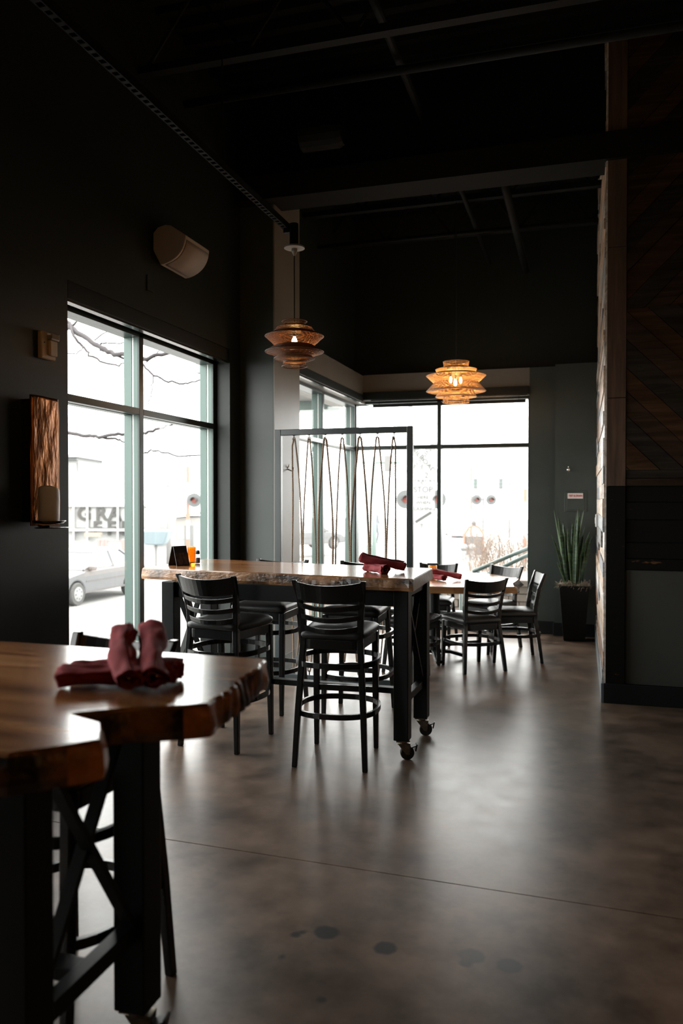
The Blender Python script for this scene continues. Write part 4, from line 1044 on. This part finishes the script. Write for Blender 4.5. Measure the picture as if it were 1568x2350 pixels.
def house2(t, z0, u):
    w = 26*u
    MB().box((-w,0,0),(w*1.6,5,z0)).build('wall', M['bld_beige'], t)
    MB().loft([[(-w*1.15,-.4,z0),(w*1.7,-.4,z0+.25),(w*1.7,5.4,z0+.25),(-w*1.15,5.4,z0)],[(-w*1.15,-.4,z0+.12),(w*1.7,-.4,z0+.37),(w*1.7,5.4,z0+.37),(-w*1.15,5.4,z0+.12)]]).build('roof', M['bld_tan'], t)
    MB().box((-.15,-.05,z0-2.3),(.35,.0,z0-.5)).build('window', M['bld_grey'], t)
face('small_building', 'small beige building with a tan roof edge across the street', 'building', (430,1187), 48, house2)
# red steel fence
def fence(t, z0, u):
    x0, x1 = -35*u, 55*u
    for x in (-20,-10,-3,35,41,60): MB().box((x*u-.06,-.06,0),(x*u+.06,.06,z0)).build('post', M['red_out'], t)
    for (a, b) in ((-20,35),(41,60)):
        MB().box((a*u,-.03,z0-.12),(b*u,.03,z0-.04)).build('rail', M['red_out'], t)
    for k in range(7): MB().box(((2+k*4)*u-.015,-.015,0),((2+k*4)*u+.015,.015,z0-.35)).build('bar', M['bld_white'], t)
face('steel_fence', 'faded red steel fence across the street behind the sedan', 'fence', (247,1238), 34, fence)
def pole1(t, z0, u):
    MB().tube([(0,0,0),(0,0,z0)], [.11,.07], 10).build('shaft', M['pole'], t, smooth=True); MB().lathe([(.09,z0-.05),(.14,z0),(.10,z0+.03)], 12).build('cap', M['pole'], t); MB().lathe([(.10,z0-.25),(.12,z0-.22),(.10,z0-.19)], 12).build('collar', M['pole'], t)
face('light_pole', 'pale slender pole across the street behind the menu card', 'pole', (387,1114), 32, pole1)
def awn(t, z0, u): 
    MB().loft([[(-.35,-.3,z0),(.35,-.3,z0),(.35,.3,z0),(-.35,.3,z0)],[(-.6,-.5,z0+.55),(.6,-.5,z0+.55),(.6,.5,z0+.55),(-.6,.5,z0+.55)]]).build('bin', M['blue_out'], t, bevel=.05)
    MB().tube([(0,0,0),(0,0,z0)], .05, 8).build('stand', M['pole'], t)
    MB().tube([(.75,0,z0+.2),(.75,0,z0+.95),(1.35,0,z0+.95),(1.35,0,z0+.2)], .02, 6, closed=True).build('hoop_frame', M['pole'], t)
    MB().tube([(.75,0,z0+.95),(-2.2,0,z0+2.2)], .02, 6).build('cable', M['pole'], t)
face('street_bin', 'small blue street bin hanging in a thin frame across the street', 'bin', (358,1250), 30, awn)

# railway crossing equipment
def gate(t, z0, u, r=.06, n=9, seg=.75):
    z = .4; k = 0
    while z < z0:
        MB().box((-r,-r*.4,z),(r,r*.4,min(z+seg,z0))).build('stripe', M['orange_out'] if k % 2 == 0 else M['white_out'], t); z += seg; k += 1
    MB().box((-.25,-.2,0),(.25,.2,.5)).build('base', M['disc'], t, bevel=.03)
face('crossing_gate', 'raised red and white crossing gate arm in the big street window', 'crossing gate', (431,1070), 34, lambda t, z0, u: gate(t, z0, u, .07, 9, .80))
face('crossing_gate', 'raised red and white crossing gate arm behind the top of the rope screen', 'crossing gate', (942,925), 27, lambda t, z0, u: gate(t, z0, u, .075, 9, .98))
face('crossing_gate', 'thin far raised crossing gate arm behind the distant signals', 'crossing gate', (1082,1055), 50, lambda t, z0, u: gate(t, z0, u, .07, 9, .9))
face('crossing_gate', 'red marker post at the right edge of the end window', 'crossing gate', (1206,1122), 26, lambda t, z0, u: gate(t, z0, u, .06, 9, 1.2))
def disc(t, x, z, r, nm='signal_light'):
    e = empty(nm); e.parent = t; e.location = (x, -.15, z)
    MB().lathe([(.02,0),(r,0),(r,.03),(.02,.03)], 32, axis=(0,1,0)).build('backing_disc', M['disc'], e)
    MB().lathe([(.01,0),(r*.36,.0),(r*.33,.05),(.01,.06)], 24, axis=(0,-1,0)).build('red_lens', M['signal_red'], e)
    rows = []
    for k in range(15):
        q = R(-10)+R(200)*k/14; rows.append([(r*.42*math.cos(q),0,r*.42*math.sin(q)),(r*.42*math.cos(q)*.95,-.30,r*.42*math.sin(q)*.95)])
    o = MB().grid(rows).build('hood', M['hood'], e); o.modifiers.new('thickness','SOLIDIFY').thickness = .01
def crossing(t, z0, u):
    MB().tube([(0,.12,0),(0,.12,z0+1.6)], .06, 12).build('mast', M['white_out'], t)
    disc(t, -.55, z0, .31); disc(t, .46, z0, .31)
    MB().tube([(-.55,.02,z0),(.46,.02,z0)], .03, 8).build('cross_arm', M['disc'], t)
    s = .80; b0 = MB().box((-.40,-.22,z0-.82),(.42,-.19,z0+.50)).build('stop_sign_plate', M['white_out'], t, bevel=.02)
    rim = MB()
    for lo, hi in (((-.39,-.226,z0-.81),(-.375,-.221,z0+.49)),((.395,-.226,z0-.81),(.41,-.221,z0+.49)),((-.375,-.226,z0-.81),(.395,-.221,z0-.795)),((-.375,-.226,z0+.475),(.395,-.221,z0+.49))): rim.box(lo, hi)
    rim.build('sign_border', M['letter_pale'], t)
    for body, zz, sz in (('STOP',.31,.26),('HERE',.06,.155),('WHEN',-.11,.155),('FLASHING',-.31,.165)):
        text(body, sz, M['letter_pale'], t, (.01,-.225,z0+zz), (R(90),0,0), 'sign_lettering', .003, 1.0)
    MB().box((-.30,-.226,-.045),(.30,-.221,.045), Matrix.Rotation(R(-32),3,'Y')).build('sign_bar', M['letter'], t).location = (.02,0,z0-.58)
    e = empty('crossbuck'); e.parent = t; e.location = (-.02,-.16,z0+1.33)
    for k, (a, body) in enumerate(((-47,'RAILROAD'),(47,'CROSSING'))):
        MB().box((-.68,-.01-.012*k,-.12),(.68,.01-.012*k,.12), Matrix.Rotation(R(-a),3,'Y')).build('blade', M['white_out'], e)
        text(body, .20, M['letter_pale'], e, (0,-.026,0), (R(90),R(-a),0), 'blade_lettering', .003, 1.25)
    MB().box((-.40,-.20,z0+.55),(.46,-.18,z0+.92)).build('track_plate', M['white_out'], t)
    text('2', .26, M['letter_pale'], t, (.12,-.205,z0+.77), (R(90),0,0), 'plate_lettering', .003)
    text('TRACKS', .15, M['letter_pale'], t, (.06,-.205,z0+.59), (R(90),0,0), 'plate_lettering', .003, 1.3)
face('crossing_signal', 'near railway crossing signal with crossbuck and a stop sign behind the rope screen', 'crossing signal', (969,1146), 26, crossing)
def far_sig(t, z0, u):
    MB().tube([(0,.12,0),(0,.12,z0+1.2)], .06, 10).build('mast', M['pole'], t); disc(t, -.42, z0, .31); disc(t, .42, z0, .31)
    MB().tube([(-.42,.0,z0),(.42,.0,z0)], .03, 8).build('cross_arm', M['disc'], t)
    for k in range(4): MB().box((-.22,.05,.6+k*.5),(.22,.08,.63+k*.5)).build('ladder_rung', M['pole'], t)
face('crossing_signal', 'far railway crossing signal with two red lenses in the end window', 'crossing signal', (1110,1147), 46, far_sig)
face('crossing_signal', 'crossing signal disc at the right edge of the big street window', 'crossing signal', (470,1148), 34, far_sig)
def mast(t, z0, u):
    MB().tube([(0,0,0),(0,0,z0+.15)], [.16,.13], 14).build('mast_pole', M['green_pole'], t, smooth=True)
    MB().tube([(-52*u,0,z0),(66*u,0,z0)], .035, 8).build('mast_arm', M['green_pole'], t)
    for (x, w, h) in ((38,14,38),(-58,10,34)):
        MB().box((x*u-w*u/2,-.06,z0-h*u*.55),(x*u+w*u/2,-.04,z0+h*u*.45)).build('sign_back', M['bld_white'], t)
        for s in (-1, 1): MB().box((x*u+s*w*u*.3-.05,-.09,z0-h*u*.5),(x*u+s*w*u*.3+.05,-.06,z0+h*u*.4)).build('sign_rail', M['pole'], t)
face('signal_mast', 'pale green traffic mast with a cross arm behind the ropes', 'mast', (852,1062), 22, mast)
def tl(t, z0, u):
    MB().tube([(2.6,0,0),(2.6,0,z0+.4)], .08, 10).build('pole', M['pole'], t); MB().tube([(-.3,0,z0),(2.6,0,z0)], .03, 8).build('arm', M['green_pole'], t)
    for x in (0, 58*u):
        h_ = MB().box((x-.17,-.2,z0-.42),(x+.17,0,z0+.42)).build('light_housing', M['green_pole'], t, bevel=.03)
        for k in range(3): MB().lathe([(.11,0),(.10,.04)], 14, (x,-.2,z0+.26-.26*k), axis=(0,-1,0)).build('light_lens', M['disc'], h_)
face('traffic_light', 'pair of small traffic lights on a thin arm far beyond the end window', 'traffic light', (1091,1110), 60, tl)

# kiosk, bollards, retaining wall, handrail, twigs, person
def kiosk(t, z0, u):
    MB().box((-.42,-.1,.1),(.42,.3,z0-.1)).build('cabinet', M['mailbox'], t, bevel=.03)
    MB().tube([(-.48,0,0),(-.48,0,z0),(-.25,0,z0+.35),(0,0,z0+.45),(.25,0,z0+.35),(.48,0,z0),(.48,0,0)], .06, 8).build('arch', M['orange_out'], t)
    MB().lathe([(.1,0),(.12,.15),(.05,.25)], 12, (0,0,z0+.45)).build('finial', M['mailbox'], t)
face('street_kiosk', 'small dark street kiosk with an orange arch beside the far car', 'kiosk', (1088,1226), 40, kiosk)
for i, (px, lab) in enumerate(((1065,'white round-topped bollard left of the pair in the end window'), (1083,'white round-topped bollard right of the pair in the end window'))):
    p = W(px,1262,30); b = thing('bollard', lab, 'bollard', (p.x,p.y,GZ), 0, 'white bollards outside')
    MB().tube([(0,0,0),(0,0,p.z-GZ)], .11, 14).build('post', M['bollard'], b, smooth=True); MB().lathe([(.13,0),(.15,.08),(.13,.17),(.05,.22)], 14, (0,0,p.z-GZ)).build('ball_top', M['bollard'], b, smooth=True)
rw = thing('retaining_wall', 'low tan block wall outside the end window', 'garden wall', (-1.3,11.25,GZ))
MB().box((-2.6,.02,0),(1.3,.35,1.66)).build('core', M['block'], rw)
blk = None; rg = random.Random(2)
for r_ in range(6):
    z = 1.66-.105*(r_+1); x = -2.6-(.14 if r_ % 2 else 0)
    while x < 1.2:
        if blk is None: blk = MB().box((0,-.05,.004),(.272,.02,.101)).build('block', M['block'], rw, bevel=.006); blk.location = (x,0,z)
        else: c = blk.copy(); COL.objects.link(c); c.location = (x, rg.uniform(-.012,.012), z)
        x += .28
MB().box((-2.65,-.09,1.66),(1.3,.36,1.75)).build('cap_stone', M['block'], rw, bevel=.01)
hr = thing('handrail', 'sloping pale green double handrail outside the end window', 'handrail', (-1.0,11.0,GZ))
off = Vector(hr.location)
for (a, b) in (((1085,1312,10.75),(1260,1238,10.9)), ((1120,1318,10.6),(1260,1250,10.75))):
    MB().tube([W(*a)-off, W(*b)-off], .028, 12).build('rail', M['rail_green'], hr, smooth=True)
for q in ((1098,1310,10.75),(1215,1262,10.85),(1058,1320,10.6)):
    p = W(*q)-off; MB().tube([(p.x,p.y,0),(p.x,p.y,p.z)], .022, 10).build('post', M['rail_green'], hr, smooth=True)
tw = MB(); rg = random.Random(5); c0 = W(1185,1290,13); 
for i in range(260):
    b = Vector((c0.x+rg.uniform(-.75,.9), c0.y+rg.uniform(-.4,.8), .35)); d = Vector((rg.uniform(-.5,.5),rg.uniform(-.4,.4),1)).normalized(); h = rg.uniform(.25,.95)
    tw.tube([b, b+d*h*.6, b+d*h+Vector((rg.uniform(-.1,.1),0,0))], [.005,.004,.002], 3)
    for k in range(2): q = b+d*h*rg.uniform(.3,.8); tw.tube([q, q+Vector((rg.uniform(-.2,.2),rg.uniform(-.1,.1),rg.uniform(.05,.2)))], .0025, 3)
o = tw.build('twig_bush', M['twig']); o['kind'] = 'stuff'; tag(o, 'reddish bare twigs growing behind the block wall', 'bush')
bd = struct(MB().box((c0.x-1.5,c0.y-1.4,GZ),(c0.x+3,c0.y+2,.37)).build('ground_bed', M['block']), 'raised planting bed behind the block wall')

# pedestrian: one skinned body
def person(label, loc, rzd, h):
    J = {'pel':(0,0,.53),'ch':(0,.01,.72),'nk':(0,.01,.83),'hd':(0,-.01,.90),'tp':(0,-.01,.955),
         'lk':(.05,-.06,.28),'lf':(.06,.02,.02),'lt':(.06,-.07,.015),'rk':(-.05,.06,.28),'rf':(-.06,.14,.04),'rt':(-.06,.07,.015),
         'ls':(.105,.01,.80),'le':(.15,.05,.65),'lh':(.13,-.04,.53),'rs':(-.105,.01,.80),'re':(-.15,-.02,.65),'rh':(-.13,-.10,.55)}
    E_ = [('pel','ch'),('ch','nk'),('nk','hd'),('hd','tp'),('pel','lk'),('lk','lf'),('lf','lt'),('pel','rk'),('rk','rf'),('rf','rt'),('ch','ls'),('ls','le'),('le','lh'),('ch','rs'),('rs','re'),('re','rh')]
    rad = {'pel':.085,'ch':.10,'nk':.035,'hd':.062,'tp':.045,'lk':.05,'rk':.05,'lf':.03,'rf':.03,'lt':.024,'rt':.024,'ls':.045,'rs':.045,'le':.032,'re':.032,'lh':.022,'rh':.022}
    ks = list(J); me = bpy.data.meshes.new('person'); me.from_pydata([Vector(J[k])*h for k in ks], [(ks.index(a),ks.index(b)) for a, b in E_], [])
    o = bpy.data.objects.new('person', me); COL.objects.link(o); o.location = loc; o.rotation_euler = (0,0,R(rzd))
    m_ = o.modifiers.new('skin','SKIN'); 
    for i, k in enumerate(ks): me.skin_vertices[0].data[i].radius = (rad[k]*h*.9, rad[k]*h*.75); me.skin_vertices[0].data[i].use_root = (k == 'pel')
    o.modifiers.new('sub','SUBSURF').levels = 1; o.modifiers['sub'].render_levels = 1
    me.materials.append(M['jeans']); tag(o, label, 'person'); return o
bpy.context.view_layer.update()
try:
    p = W(862,1248,38); person('distant person in dark clothes walking beyond the ropes', (p.x,p.y,p.z), 60, 1.72)
except Exception as ex: print('person', ex)
